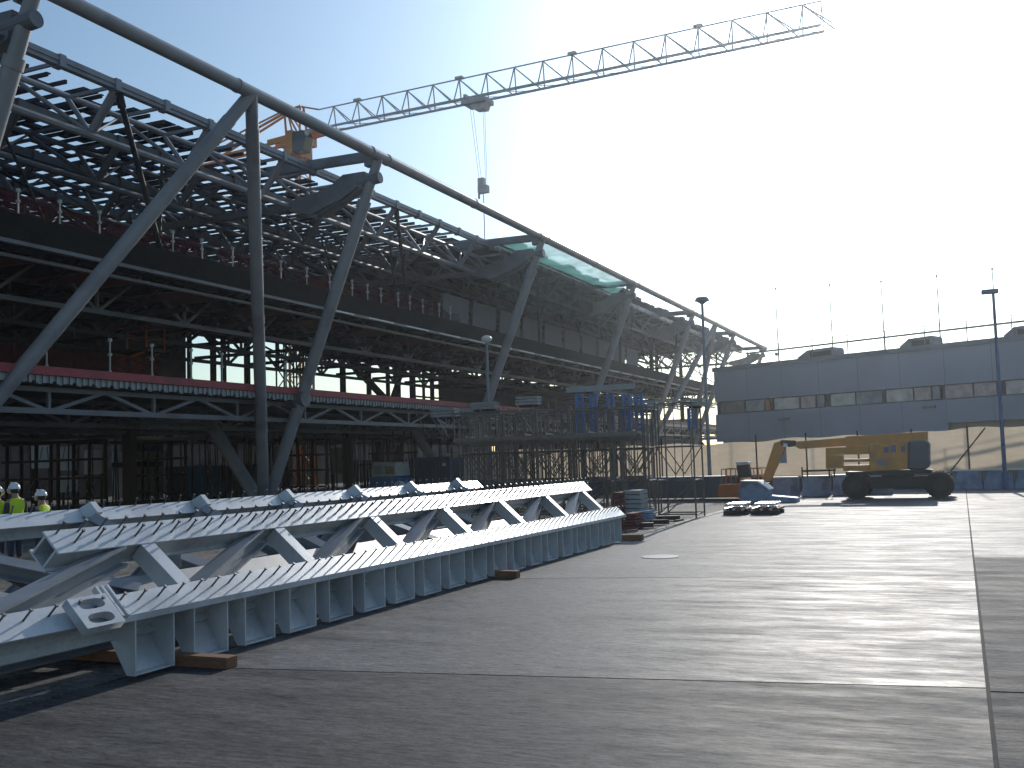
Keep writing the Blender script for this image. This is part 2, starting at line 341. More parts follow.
# deep cross trusses under the roof at each frame
for k_ in range(1, 8):
    y = BAY*k_; x = MB()
    for i in range(11):
        xa_, xb_ = -30.8-i*2.8, -30.8-(i+1)*2.8
        x.bar((xa_, y, 14.9), (xb_, y, 16.9) if i % 2 == 0 else (xb_, y, 14.9), .16, .16) if i % 2 == 0 else x.bar((xa_, y, 16.9), (xb_, y, 14.9), .16, .16)
    x.build('cross_bracing', M['steel'], bld)
# upper floor z 11.3
u = MB(); u.box((-29.5, Y0, 10.26), (-29.2, Y1, 11.2)); u.box((-43, Y0, 10.9), (-29.5, Y1, 11.18)); u.build('upper_floor', M['fascia'], bld)
u = MB(); u.box((-29.42, Y0, 10.12), (-29.16, Y1, 10.255)); u.bar((-29.9, Y0, 9.85), (-29.9, Y1, 9.85), .2, .12); u.build('edge_beam', M['steel'], bld)
y = 44.0
while y < 112:
    MB().box((-29.11, y, 10.10), (-28.92, y+2.7, 10.17)).build('edge_trim', M['white'], bld); y += 4.2
for i in range(13):
    y = Y0+i*5.27
    MB().box((-33.2, y, 9.9), (-30.1, y+2.9, 9.95)).build('soffit_panel', M['redpanel'], bld)
def floor_truss(x, z0, z1, yA, yB, hh=2.64, r=.09, mt='steel', name='floor_truss'):
    c = MB(); W = MB(); c.bar((x, yA, z1), (x, yB, z1), .2, .18); c.bar((x, yA, z0), (x, yB, z0), .2, .2); i = 0; y = yA
    while y+hh < yB:
        if i % 2 == 0: W.bar((x, y, z1), (x, y+hh, z0), .13, .13)
        else: W.bar((x, y, z0), (x, y+hh, z1), .13, .13)
        if i % 2: W.bar((x, y, z0), (x, y, z1), .12, .12)
        y += hh; i += 1
    o = c.build(name, M[mt], bld); W.build('web', M[mt], o)
for x in (-32.5, -37.5, -42.6): floor_truss(x, 8.9, 10.8, Y0, Y1)
for x, z in ((-29.9, 4.5), (-34.5, 4.3), (-40, 4.3), (-46, 4.3), (-54, 4.3)): floor_truss(x, z, 5.28, Y0+.4, Y1)
for i in range(26):
    y = Y0+i*5.27; c = MB()
    c.bar((-30, y, 9.1), (-43, y, 9.1), .12, .2); c.bar((-30, y, 10.7), (-43, y, 10.7), .15, .25)
    for j in range(4): c.bar((-30.5-j*3, y, 9.1 if j % 2 else 10.6), (-33.5-j*3, y, 10.6 if j % 2 else 9.1), .1, .12)
    c.build('cross_beam', M['dark'], bld)
# lower floor z 6.0
u = MB(); u.box((-29.45, Y0, 5.72), (-29.15, Y1, 6.02)); u.build('red_floor_edge', M['red'], bld)
u = MB(); y = Y0
while y < 110:
    u.box((-29.42, y, 5.40+.06*((int(y*3.3)*7) % 3)), (-29.3, y+.16, 5.71)); u.box((-29.3, y+.165, 5.44), (-29.25, y+.29, 5.71)); y += .3
u.box((-29.4, 110, 5.38), (-29.25, Y1, 5.71)); u.build('deck_edge', M['galv'], bld)
u = MB(); u.box((-62, Y0, 5.42), (-29.46, Y1, 5.95)); u.build('lower_floor', M['conc_dark'], bld)
for i in range(14):
    y = Y0+1+i*10.55; c = MB(); c.bar((-30.2, y, 4.4), (-60, y, 4.4), .15, .2)
    for j in range(10): c.bar((-30.5-j*3, y, 4.4 if j % 2 else 5.3), (-33.5-j*3, y, 5.3 if j % 2 else 4.4), .1, .12)
    c.build('cross_beam', M['steel'], bld)
# guard posts and red netting
def guard(z, yA, yB, st, h, x=-29.6):
    y = yA
    while y < yB:
        p = MB(); p.tube((x, y, z), (x, y, z+h), .03, 6); p.box((x-.06, y-.05, z+h-.12), (x+.06, y+.05, z+h)); p.box((x-.05, y-.04, z), (x+.05, y+.04, z+.12)); p.box((x-.06, y-.05, z+h*.5), (x+.06, y+.05, z+h*.5+.1)); p.build('guard_post', M['offwhite'], bld); y += st*random.uniform(.8, 1.25)
guard(11.2, 26, 60, 1.75, 1.0); guard(6.02, 24.5, 44, 2.45, 1.35, -29.7)
n = MB(); yy = Y0
while yy < 58:
    L = random.uniform(2.2, 5); n.prism([(-29.9-random.uniform(0, .15), yy, 11.25), (-29.9, yy+L, 11.25), (-29.95, yy+L, random.uniform(11.9, 12.4)), (-29.9, yy+L*.5, random.uniform(11.8, 12.2)), (-29.9, yy, random.uniform(11.9, 12.4))], (-.02, 0, 0)); yy += L+random.choice((0.02, .02, .7, 1.2))
n.build('guard_net', M['rednet'], bld)
n = MB(); n.box((-31.9, Y0, 6.0), (-31.88, 35.5, 7.1)); n.build('guard_net', M['rednet'], bld)
# grey sheets set along the upper floor further on, wall panels behind
p = MB(); y = 61
while y < 104:
    p.prism([(-31, y, 11.3), (-31, y+3.9, 11.3), (-31, y+4.2, 13.5), (-31, y+.3, 13.5)], (-.08, 0, 0)); y += 4.6
p.build('wall_sheet', M['backpanel'], bld)
p = MB(); p.box((-43.3, 84, 6.0), (-43.1, Y1-6, 10.6)); p.box((-44, 92, 11.3), (-43.8, Y1-14, 16.6)); p.build('rear_wall', M['backpanel'], bld)
p = MB()
for y, wd in ((14, 9), (23.2, 5), (28.6, 4.4), (33.3, 4.2), (37.8, 3.5), (41.6, 3.6), (45.4, 4.8)): p.box((-43.3+random.uniform(-.1, .1), y, 6.0), (-43.1, y+wd, 10.95))
p.build('rear_wall', M['backwall'], bld)
p = MB(); p.box((-62.3, Y0, 5.9), (-62.1, 60, 17.0)); p.build('rear_wall', M['fascia'], bld)
# rear columns with the open bays between them
for y, wdt in ((50.4, .22), (52.6, .28), (53.6, .26), (56.0, .3), (57.2, .22), (67.6, .34), (71.4, .3), (74.4, .26), (76.0, .4), (78.6, .4), (80.6, .2), (82.2, .3)):
    MB().box((-43-wdt/2, y-wdt/2, 6.0), (-43+wdt/2, y+wdt/2, 11.0)).build('column', M['dark'], bld)
for y in (60.2, 62.6):
    c = MB()
    for dx in (-.4, .4):
        for dy in (-.45, .45): c.tube((-43+dx, y+dy, 6), (-43+dx, y+dy, 11), .06, 6)
    for i in range(6):
        z = 6+i*.8; s_ = 1 if i % 2 else -1
        c.tube((-42.6, y-.45*s_, z), (-42.6, y+.45*s_, z+.8), .045, 5); c.tube((-43.4, y+.45*s_, z), (-43.4, y-.45*s_, z+.8), .045, 5)
    c.build('lattice_column', M['scafrust'], bld)
c = MB(); c.bar((-43, 67.9, 10.6), (-43, 74.6, 7.2), .3, .5, (0, 0, 1)); c.bar((-43, 77.2, 10.6), (-43, 74.8, 7.2), .3, .35); c.bar((-43, 56, 10.7), (-43, 50, 10.7), .2, .35); c.bar((-43, 63, 10.55), (-43, 86, 10.55), .2, .5)
for i in range(12): c.bar((-43, 63+i*1.9, 10.5 if i % 2 else 9.7), (-43, 64.9+i*1.9, 9.7 if i % 2 else 10.5), .12, .16)
c.bar((-43, 63, 9.75), (-43, 86, 9.75), .15, .2); c.bar((-43, 78.6, 8.0), (-43, 84, 8.0), .1, .15); c.bar((-43, 78.6, 8.9), (-43, 84, 8.9), .1, .15)
c.build('rear_bracing', M['dark'], bld)
# end of the building and ceiling lamp
for y in (119, 133, 147):
    for x in (-33, -40, -50): MB().box((x-.2, y-.2, 0), (x+.2, y+.2, 17)).build('column', M['dark'], bld)
pl = at(187, 434, y=52); p2 = at(204, 434, y=52); c = MB(); c.bar(pl, (p2.x, 52, pl.z), .12, .10)
c.build('ceiling_lamp', M['lamp'], bld)
# ground floor columns
for k_ in range(1, 8):
    for x in (-40, -50, -60): MB().box((x-.25, BAY*k_-.25, 0), (x+.25, BAY*k_+.25, 5.4)).build('column', M['scafrust'], bld)

# green safety net between tube and roof
def netmesh(p00, p10, p11, p01, nu, nv, sag):
    b = MB(); vs = []; fs = []
    for i in range(nu+1):
        for j in range(nv+1):
            u_, v_ = i/nu, j/nv
            p = (Vector(p00)*(1-u_)+Vector(p10)*u_)*(1-v_)+(Vector(p01)*(1-u_)+Vector(p11)*u_)*v_
            p = p+Vector((0, 0, -sag*math.sin(math.pi*u_*4)**2*math.sin(math.pi*v_)-.03*math.sin(9*u_+5*v_)+random.uniform(-.02, .02))); vs.append(p)
    for i in range(nu):
        for j in range(nv): a = i*(nv+1)+j; fs.append((a, a+nv+1, a+nv+2, a+1))
    return b.add(vs, fs)
o = netmesh((XT-.3, 63.9, 16.95), (XT-.3, 84.2, 16.85), (XC+.25, 90.0, 17.0), (XC+.25, 63.9, 17.0), 40, 8, .35).build('safety_net', M['greennet'], smooth=True)
tag(o, 'pale green safety net stretched between the edge tube and the roof edge', 'safety net')
o = netmesh((XC+.3, 64.5, 16.7), (XC+.3, 96, 16.7), (XC-.1, 96, 13.4), (XC-.1, 64.5, 13.6), 44, 8, .1).build('safety_net', net_mat('dark_green_net', (.05, .12, .11), .35), smooth=True)
tag(o, 'dark green net hanging below the roof edge behind the third and fourth struts', 'safety net')

# ---------------------------------------------------------------- right building
A, B = Vector((-20.4, 94.5, 0)), Vector((4.58, 82.77, 0)); fu = (B-A).normalized(); fn = Vector((fu.y, -fu.x, 0))  # fn towards camera
if fn.y > 0: fn = -fn
def fac(px, py):                                   # facade plane point
    v = ray(px, py); o = Vector((0, 0, EYE)); t = (A-o).dot(fn)/v.dot(fn); p = o+v*t; return (p-A).dot(fu), p.z
def fp(s, z, out=0): return A+fu*s+Vector((0, 0, z))+fn*out
def fbox(mb, s0, s1, z0, z1, o0, o1):
    mb.prism([fp(s0, z0, o0), fp(s1, z0, o0), fp(s1, z1, o0), fp(s0, z1, o0)], fn*(o1-o0)); return mb
off = thing('office_building', 'grey two storey building with a ribbon of windows on the right', 'building', A)
s_end = 62; zt = 9.7; sb = fac(948, 432)[0]
zw0, zw1 = 5.8, 6.95
m_ = MB(); fbox(m_, 0, s_end, zw1, zt, -.3, 0); m_.build('upper_cladding', M['wallgrey'], off)
m_ = MB(); fbox(m_, 0, sb, 3.3, zw0, -.3, 0); fbox(m_, sb, s_end, 4.05, zw0, -.3, 0); m_.build('lower_cladding', M['wallgrey'], off)
m_ = MB(); s = 3.6
while s < s_end:
    fbox(m_, s-.02, s+.02, zw1+.02, zt-.02, .001, .006); fbox(m_, s-.02, s+.02, 4.1 if s > sb else 3.35, zw0-.02, .001, .006); s += 3.6
m_.build('panel_seam', M['roofgrey'], off)
m_ = MB(); fbox(m_, -.1, s_end, zt, zt+.38, -.5, .12); fbox(m_, 0, s_end, zt+.0, zt+.2, -25, -.5); m_.build('roof', M['roofgrey'], off)
m_ = MB(); fbox(m_, .1, s_end, 0, 5.8, -24, -.8); fbox(m_, .0, s_end, 5.9, 9.6, -24.5, -.7); m_.build('wall', M['beige'], off)
def glassy(name, c, rough=.12): return mat(name, c, rough, 0, .35, 1.3, spec=.5)
wm = [glassy('pane_dim', (.14, .11, .11)), glassy('pane_grey', (.36, .36, .39)), glassy('pane_blind', (.75, .64, .58)), glassy('pane_pink', (.66, .50, .46)), glassy('pane_cream', (.75, .72, .58)), glassy('pane_orange', (.7, .22, .10))]
wins = [(719, 744, 0), (744.6, 764, 1), (764.2, 769.5, 5), (773.5, 798.5, 2), (800, 815, 3), (816, 824, 1), (830, 855, 4), (856, 882, 1), (886, 913, 2), (914, 931, 3), (932, 940, 1), (945, 973, 3), (974, 997, 3), (1006, 1032, 2), (1034, 1060, 1), (1064, 1090, 3), (1094, 1120, 2)]
for a, b, t_ in wins:
    s0, s1 = fac(a, 400)[0], fac(b, 400)[0]
    f_ = MB()
    for q in (s0-.06, s1-.0): fbox(f_, q, q+.06, zw0+.002, zw1-.002, -.25, -.04)
    fbox(f_, s0, s1, zw0+.003, zw0+.09, -.25, -.045); fbox(f_, s0, s1, zw1-.09, zw1-.003, -.25, -.045)
    w_ = f_.build('window', M['dark'], off); g_ = MB(); fbox(g_, s0+.003, s1-.003, zw0+.09, zw1-.09, -.16, -.13); g_.build('pane', wm[t_], w_)
m_ = MB(); fbox(m_, 0, s_end, zw0+.001, zw1-.001, -.32, -.26); m_.build('window_band', M['dark'], off)
for px in (785, 930):
    s0, z0 = fac(px, 419 if px < 900 else 407); q = MB(); fbox(q, s0-.5, s0+.5, z0-.08, z0+.1, 0, .3); q.build('wall_lamp', M['roofgrey'], off)
m_ = MB(); zr = zt+.38
for z in (zr+1.0, ): fbox(m_, 3.5, s_end, z-.07, z+.07, -.3, -.16)
fbox(m_, 3.5, s_end, zr+1.5, zr+1.54, -.3, -.26); s = 3.6
while s < s_end: fbox(m_, s-.03, s+.03, zr, zr+1.55, -.26, -.2); s += 3.3
m_.build('roof_railing', M['lampgrey'], off)
for px0, px1, lb in ((790, 829, 'grey roof unit with sloped end nearest the long building'), (893, 929, 'grey roof unit with sloped end behind the middle masts'), (998, 1040, 'grey roof unit at the right edge of the roof')):
    s0, s1 = fac(px0, 352)[0], fac(px1, 352)[0]; r_ = thing('roof_unit', lb, 'roof unit', fp((s0+s1)/2, zt+.2, -1), 'roof units on the grey building')
    L = s1-s0; q = MB(); q.prism([fp(s0, zt+.21, -2.4), fp(s1, zt+.21, -2.4), fp(s1, zt+1.0, -2.4), fp(s1-.15, zt+1.18, -2.4), fp(s0+L*.3, zt+1.12, -2.4), fp(s0+L*.05, zt+.6, -2.4)], fn*1.6); q.build('housing', M['roofgrey'], r_, bevel=.05)
    q = MB(); fbox(q, s0+L*.4, s1-.3, zt+.5, zt+.9, -.79, -.76); q.build('grille', M['dark'], r_)
for px, py, py2, lb in ((771.6, 288, 362, 'thin mast on the roof just right of the long building'), (826, 284, 358, 'thin mast on the roof beside the first roof unit'), (878, 281, 356, 'thin mast on the roof left of the middle roof unit'), (934, 275, 352, 'thin mast on the roof right of the middle roof unit'), (990, 268, 346, 'thin mast on the roof behind the tall right street lamp')):
    s0 = fac((px+5), py2)[0]; z1 = fac(px+3, py)[1]; r_ = thing('roof_mast', lb, 'mast', fp(s0, zt+.38, -.35), 'thin masts on the grey roof')
    q = MB(); q.tube(fp(s0, zt+.3, -.35), fp(s0, z1, -.35), .055, 6, .035); q.build('pole', M['lampgrey'], r_); q = MB(); q.dome(fp(s0, z1, -.35), .09, .09, .09, 8, 6, full=True); q.build('finial', M['lampgrey'], r_)

# ---------------------------------------------------------------- screen fence
fe = thing('screen_fence', 'beige fabric screen fence on metal posts in front of the grey building', 'fence', (-8, 62, 0))
f_ = MB(); vs = []; fs = []; nx = 160
for i in range(nx+1):
    x = -31.5+i*(16+31.5)/nx; zt_ = 2.86+max(0, (x+14)/60)*1.3+.05*math.sin(x*1.9)+.04*math.sin(x*.7+1)
    for j in range(5): vs.append((x, 62+.07*math.sin(x*2.3+j)+.03*math.sin(x*7), .1+(zt_-.1)*j/4))
for i in range(nx):
    for j in range(4): a = i*5+j; fs.append((a, a+5, a+6, a+1))
o = f_.add(vs, fs).build('fabric', M['fabric'], fe, smooth=True)
x = -31
while x < 16:
    q = MB(); q.tube((x, 61.85, 0), (x, 61.85, 3.3), .05, 6); q.build('post', M['dark'], fe); x += 2.85
q = MB(); q.tube((1.25, 61.7, 3.2), (-.6, 61.6, .9), .04, 6); q.build('stay', M['dark'], fe)
q = at(777, 448, y=61.8); q2 = at(787, 463, y=61.8); MB().box((q.x, 61.72, q2.z), (q2.x, 61.8, q.z)).build('board', M['wallgrey'], fe)
ba = thing('barrier_wall', 'low dark concrete barrier running along the foot of the fabric fence', 'barrier', (-8, 60.9, 0))
x = -30
while x < 15.5:
    MB().prism([(x, 60.6, 0), (x, 60.7, .35), (x, 60.85, .87), (x, 61.15, .87), (x, 61.3, .35), (x, 61.4, 0)], (2.9, 0, 0)).build('barrier_segment', M['darkbarrier'], ba); x += 2.94
# trapezoid blocks
def block_at(x, y, w_, label, first=[None]):
    r_ = thing('barrier_block', label, 'barrier', (x, y, 0), 'blue grey trapezoid blocks beside the boom lift')
    q = MB(); q.prism([(x-w_/2, y, 0), (x+w_/2, y, 0), (x+w_/2, y, .25), (x+w_*.32, y, .95), (x-w_*.32, y, .95), (x-w_/2, y, .25)], (0, .6, 0)); q.build('body', M['bluewrap'], r_, bevel=.02)
    q = MB(); q.box((x-w_*.5, y-.03, .955), (x+w_*.5, y+.62, 1.02)); q.build('cap', M['white'], r_)
    q = MB(); q.box((x-w_*.5, y+.45, .3), (x+w_*.5, y+.58, .95)); q.build('backing', M['galv'], r_)
for i in range(4):
    block_at(-8.1+i*1.38, 52.3+i*1.0, 1.36, ['blue grey trapezoid block left of the boom lift, nearest the wrapped load', 'blue grey trapezoid block left of the boom lift, second from the wrapped load', 'blue grey trapezoid block left of the boom lift, third from the wrapped load', 'blue grey trapezoid block right behind the boom lift left wheel'][i])
for i in range(4):
    block_at(.2+i*1.45, 59.0, 1.42, ['blue grey trapezoid block against the boom lift right wheel', 'blue grey trapezoid block second to the right of the boom lift', 'third blue grey trapezoid block right of the boom lift, by the tall lamp post', 'blue grey trapezoid block at the right edge of the photo'][i])

# ---------------------------------------------------------------- street lamps
def street_lamp(px0, py0, yb, kind, label, mt, tilt=0):
    top = at(px0, py0, y=yb); x = top.x
    r_ = thing('street_lamp', label, 'street lamp', (x, yb, 0), None)
    q = MB(); q.tube((x, yb, 0), (x, yb, top.z-.05), .11, 10, .07); q.tube((x, yb, 0), (x, yb, .9), .16, 10); q.build('pole', M[mt], r_, smooth=True)
    if kind == 'disc':
        q = MB(); q.tube((x, yb, top.z-.05), (x, yb, top.z+.14), .42, 16, .30); q.tube((x, yb, top.z-.22), (x, yb, top.z-.05), .1, 12, .34); q.build('lamp_head', M['lampgrey'], r_, smooth=True)
    elif kind == 'globe':
        q = MB(); q.dome((x, yb, top.z), .28, .28, .19, 16, 10, full=True); q.build('lamp_head', M['white'], r_, smooth=True)
    else:
        q = MB(); q.box((x-.55, yb-.3, top.z-.12), (x+.25, yb+.3, top.z+.08)); q.build('lamp_head', M['bluelamp'], r_, bevel=.05)
street_lamp(702, 300, 56, 'disc', 'tall street lamp with a flat disc head before the far struts', 'lampgrey')
street_lamp(993, 291, 58, 'box', 'tall street lamp with a flat box head beside the fabric fence at right', 'bluelamp')
street_lamp(486.5, 339, 48, 'globe', 'street lamp with a pale globe head in front of the terminal frame', 'lampgrey')

# ---------------------------------------------------------------- tower crane
YC = 95.0
cr = thing('tower_crane', 'tower crane with orange slewing section and long pale jib above the roof', 'crane', (at(298, 150, y=YC).x, YC, 0))
XM = at(298, 150, y=YC).x
def zpx(px, py): p = at(px, py, y=YC); return p.x, p.z
x0, zb_ = zpx(331, 129); x1, _ = zpx(826, 16); zb_ = 38.9; zt_ = 41.35
c = MB(); lw = MB()
for dy in (-.8, .8): c.bar((XM, YC+dy, zb_), (x1, YC+dy, zb_), .2, .2)
c.tube((x0-1.5, YC, zt_), (x1, YC, zt_), .08, 8)
nb = 17; L = (x1-x0+1)/nb
for i in range(nb):
    xa_ = x0-1+i*L
    for dy in (-.8, .8):
        lw.tube((xa_+L*.5, YC, zt_), (xa_+L*.42, YC+dy, zb_), .07, 5)
        lw.tube((xa_+L*.5, YC, zt_), (xa_+L*1.3, YC+dy, zb_), .07, 5)
    if i % 4 == 1: c.box((xa_+L*.5-.4, YC-.25, zt_), (xa_+L*.5+.4, YC+.25, zt_+.25))
    lw.bar((xa_, YC-.8, zb_), (xa_+L, YC+.8, zb_), .05, .05)
c.tube((x1, YC, zt_), (x1, YC-.8, zb_), .05, 5); c.tube((x1, YC, zt_), (x1, YC+.8, zb_), .05, 5)
c.path([(x0+6, YC+.3, zb_+.25), (x1, YC+.3, zb_+.35)], .03, 4)
jb = c.build('jib', M['crane'], cr); lw.build('lacing', M['crane'], jb)
c = MB()
for dx in (-.9, .9):
    for dy in (-.9, .9): c.bar((XM+dx, YC+dy, 0), (XM+dx, YC+dy, 37.6), .2, .2)
for i in range(19):
    z = i*2
    for a, b in (((-.9, -.9), (.9, -.9)), ((.9, -.9), (.9, .9)), ((.9, .9), (-.9, .9)), ((-.9, .9), (-.9, -.9))):
        c.bar((XM+a[0], YC+a[1], z), (XM+b[0], YC+b[1], z+(1.9 if z < 36 else 1.5)), .09, .09); c.bar((XM+a[0], YC+a[1], z), (XM+b[0], YC+b[1], z), .09, .09)
c.build('mast', M['craneorange'], cr)
c = MB(); c.box((XM-1.7, YC-1.2, 37.6), (XM+1.7, YC+1.2, 38.7)); c.box((XM-1.2, YC-1, 36.2), (XM+1.2, YC+1, 37.6)); c.build('slewing_unit', M['craneorange'], cr)
c = MB()
for dy in (-.7, .7):
    c.bar((XM-1, YC+dy, 38.6), (XM-1.6, YC+dy*.4, 42.0), .2, .2); c.bar((XM+.7, YC+dy, 38.6), (XM-1.4, YC+dy*.4, 42.0), .16, .16); c.bar((XM+.8, YC+dy, 38.6), (XM+.6, YC+dy*.4, 42.2), .2, .2)
    c.bar((XM-3.6, YC+dy, 38.5), (XM+4, YC+dy, 38.9), .3, .6)
    c.bar((XM-1.5, YC+dy*.4, 42.0), (XM-14, YC+dy, 38.9), .14, .16); c.bar((XM-1.6, YC+dy*.4, 41.7), (XM-12, YC+dy, 38.5), .2, .2)
    c.bar((XM-17, YC+dy, 37.9), (XM-1, YC+dy, 38.4), .2, .3)
c.bar((XM-1.5, YC, 42.0), (XM+.6, YC, 42.2), .3, .2); c.tube((XM+.6, YC, 42.1), (x0-1.4, YC, zt_), .09, 6); c.build('counter_jib', M['craneorange'], cr)
c = MB(); c.box((XM-17.5, YC-1.1, 35.8), (XM-15, YC+1.1, 38.2)); c.build('counterweight', M['orange'], cr)
cx, cz = zpx(318, 148); c = MB(); c.prism([(cx-.9, YC-1.9, cz-1.2), (cx+.6, YC-1.9, cz-1.2), (cx+.95, YC-1.9, cz+.3), (cx+.6, YC-1.9, cz+1.0), (cx-.9, YC-1.9, cz+1.0)], (0, -1.4, 0)); cb = c.build('cab', M['glassdark'], cr, bevel=.06)
c = MB(); c.box((cx-1.6, YC-3.2, cz-1.3), (cx-.92, YC-1.2, cz+1.3)); c.build('cab_frame', M['craneorange'], cb)
tx, _ = zpx(483, 100); c = MB(); c.box((tx-1.3, YC-1, zb_-.65), (tx+1.3, YC+1, zb_-.2)); c.prism([(tx-1.0, YC-.6, zb_-.65), (tx+1.2, YC-.6, zb_-.65), (tx+.9, YC-.6, zb_-1.3), (tx-.2, YC-.6, zb_-1.2)], (0, 1.2, 0)); c.box((tx-1.2, YC-.9, zb_-.2), (tx-.9, YC+.9, zb_+.4)); c.build('trolley', M['crane'], cr)
hx, hz = zpx(488.5, 190); c = MB(); c.box((hx-.5, YC-.3, hz-.6), (hx+.55, YC+.3, hz+.15)); c.box((hx-.5, YC-.25, hz+.15), (hx+.15, YC+.25, hz+.95)); c.tube((hx-.5, YC, hz-.6), (hx-.5, YC, hz-1.1), .12, 8); c.build('hook_block', M['crane'], cr)
c = MB()
for dx, hx2 in ((-.9, -.35), (-.6, -.1), (.75, .45), (.55, .3)): c.tube((tx+dx, YC, zb_-1.0), (hx+hx2, YC, hz+.1), .022, 4)
c.tube((hx, YC, hz-.5), (hx, YC, hz-5.5), .05, 5); c.build('hoist_rope', M['crane'], cr)
cr.rotation_euler.z = R_(-3.0)

# ---------------------------------------------------------------- girder trusses in the foreground
up45 = Vector((.7071, 0, .7071)); al45 = Vector((-.7071, 0, .7071))
def fpt(y, w_, n_=0): return Vector((-8.35, y, .69))+al45*w_+up45*n_
tr = thing('girder_truss', 'long pale grey girder truss with hopper brackets lying nearest the camera', 'girder truss', (-8.9, 17, 0), 'grey girder trusses laid on the ground')
# lower chord (plate + box behind)
ya, yb = 3.2, 26.9
c = MB(); c.bar(fpt(ya, .16, -.012), fpt(yb, .16, -.012), .32, .024, up45); c.bar(fpt(ya, .12, -.2), fpt(yb, .12, -.2), .03, .35, up45); c.bar(fpt(ya, .14, -.39), fpt(yb, .14, -.39), .26, .024, up45)
c.build('lower_chord', M['truss'], tr, bevel=.004)
yu0, yu1 = 8.5, 26.3
c = MB(); c.bar(fpt(yu0, 1.16, -.012), fpt(yu1, 1.16, -.012), .34, .024, up45); c.bar(fpt(yu0, 1.05, -.15), fpt(yu1, 1.05, -.15), .03, .25, up45); c.bar(fpt(yu0, 1.27, -.15), fpt(yu1, 1.27, -.15), .03, .25, up45); c.bar(fpt(yu0, 1.16, -.29), fpt(yu1, 1.16, -.29), .34, .024, up45)
c.build('upper_chord', M['truss'], tr, bevel=.004)
YN = [9.9+2.63*k_ for k_ in range(7)]
for y in YN:
    c = MB(); a, b = fpt(y-.05, 1.0, -.02), fpt(y+.05, .32, -.02); c.bar(a, b, .22, .02, up45)
    c.bar(fpt(y-.13, 1.0, -.13), fpt(y-.05, .3, -.13), .02, .22, up45); c.bar(fpt(y+.05, 1.0, -.13), fpt(y+.13, .3, -.13), .02, .22, up45); c.build('vertical', M['truss'], tr)
for i, y in enumerate(YN):
    y0_ = y-2.35 if i else 7.0
    c = MB(); n2 = Vector((.22, -.9, .36)).normalized(); c.ibeam(fpt(y-.42, .99, -.16), fpt(y0_+.1, .3, -.16), .24, .24, .03, n2); c.build('diagonal', M['truss_shaded'], tr)
# hopper brackets: two fins, an inclined back plate
def bracket(y):
    wd = .60; X0 = -8.35; Z0 = .68; zb = .04
    r_ = MB()
    for q in (0, wd): r_.prism([(X0, y+q, zb), (X0, y+q, Z0), (X0-.52, y+q, Z0+.0), (X0-.12, y+q, zb)], (0, .022, 0))
    r_.prism([(X0-.53, y+.023, Z0-.01), (X0-.53, y+wd-.001, Z0-.01), (X0-.13, y+wd-.001, zb+.003), (X0-.13, y+.023, zb+.003)], (.018, 0, .004))
    r_.box((X0-.12, y+.023, zb), (X0-.01, y+wd-.001, zb+.02))
    o = r_.build('bracket', M['truss'], tr); q = MB(); q.prism([(X0-.33, y+.24, .44), (X0-.33, y+.36, .44), (X0-.345, y+.36, .475), (X0-.345, y+.24, .475)], (.02, 0, .01)); q.build('bright_slot_plate', M['white'], o)  # white plate paints in the brightness of a slot hole
for i in range(19): bracket(8.88+i*.945)
c = MB(); c.box((-8.345, 8.7, .64), (-8.325, 26.9, .71)); c.build('bracket_rail', M['truss'], tr)
# end plate with two oval holes (curve fill)
cu = bpy.data.curves.new('end_plate_curve', 'CURVE'); cu.dimensions = '2D'; cu.fill_mode = 'BOTH'; cu.extrude = .05
def spl(pts):
    s = cu.splines.new('POLY'); s.points.add(len(pts)-1); s.use_cyclic_u = True
    for i, p in enumerate(pts): s.points[i].co = (p[0], p[1], 0, 1)
spl([(-.26, -.2), (.26, -.2), (.26, .2), (-.26, .2)])
for cy in (-.095, .095): spl([(.17*math.copysign(abs(math.cos(t))**.6, math.cos(t)), cy+.065*math.copysign(abs(math.sin(t))**.8, math.sin(t))) for t in [2*math.pi*i/20 for i in range(20)]])
tmp = bpy.data.objects.new('tmp', cu); col.objects.link(tmp); me = bpy.data.meshes.new_from_object(tmp); bpy.data.objects.remove(tmp)
me.name = 'end_plate'; me.materials.append(M['truss']); ep = bpy.data.objects.new('end_plate', me); col.objects.link(ep); ep.parent = tr
rot = Matrix((Vector((0, 1, 0)), al45, up45*-1)).transposed()
if rot.determinant() < 0: rot = Matrix((Vector((0, 1, 0)), al45, up45)).transposed()
ep.matrix_basis = Matrix.Translation(Vector((-8.33, 8.28, .80))-LOC[tr.name]) @ rot.to_4x4()
c = MB()
for dy in (.34, .42, .5): c.bar(fpt(8.28+dy-.05, -.02, .04), fpt(8.28+dy-.05, .42, .04), .03, .07, up45)
c.build('stiffener', M['truss'], tr)
# studs on both chords
def stud_mesh():
    q = MB(); q.path([(0, 0, 0), (0, .0, .14)], .012, 6); q.tube((0, 0, .14), (0, 0, .158), .021, 8); return q
me_s = None; studs = []
def stud_at(p, parent, axis=up45, flip=False, ln=1.0):
    global me_s
    if me_s is None:
        o = stud_mesh().build('stud', M['stud'], None); me_s = o.data; bpy.data.objects.remove(o)
    o = bpy.data.objects.new('stud', me_s); col.objects.link(o); o.parent = parent; o.location = Vector(p)-LOC[parent.name]
    o.rotation_euler = Vector(axis).to_track_quat('Z', 'Y').to_euler(); o.scale = (1, 1, ln); return o
y = yu0+.15; cnt = 0
while y < yu1-.1 and cnt < 96:
    stud_at(fpt(y, 1.28), tr, ln=1.2); cnt += 1
    y += .31
    if cnt < 96: stud_at(fpt(y-.16, 1.12), tr, ln=1.3); cnt += 1
q = MB(); y1_ = y
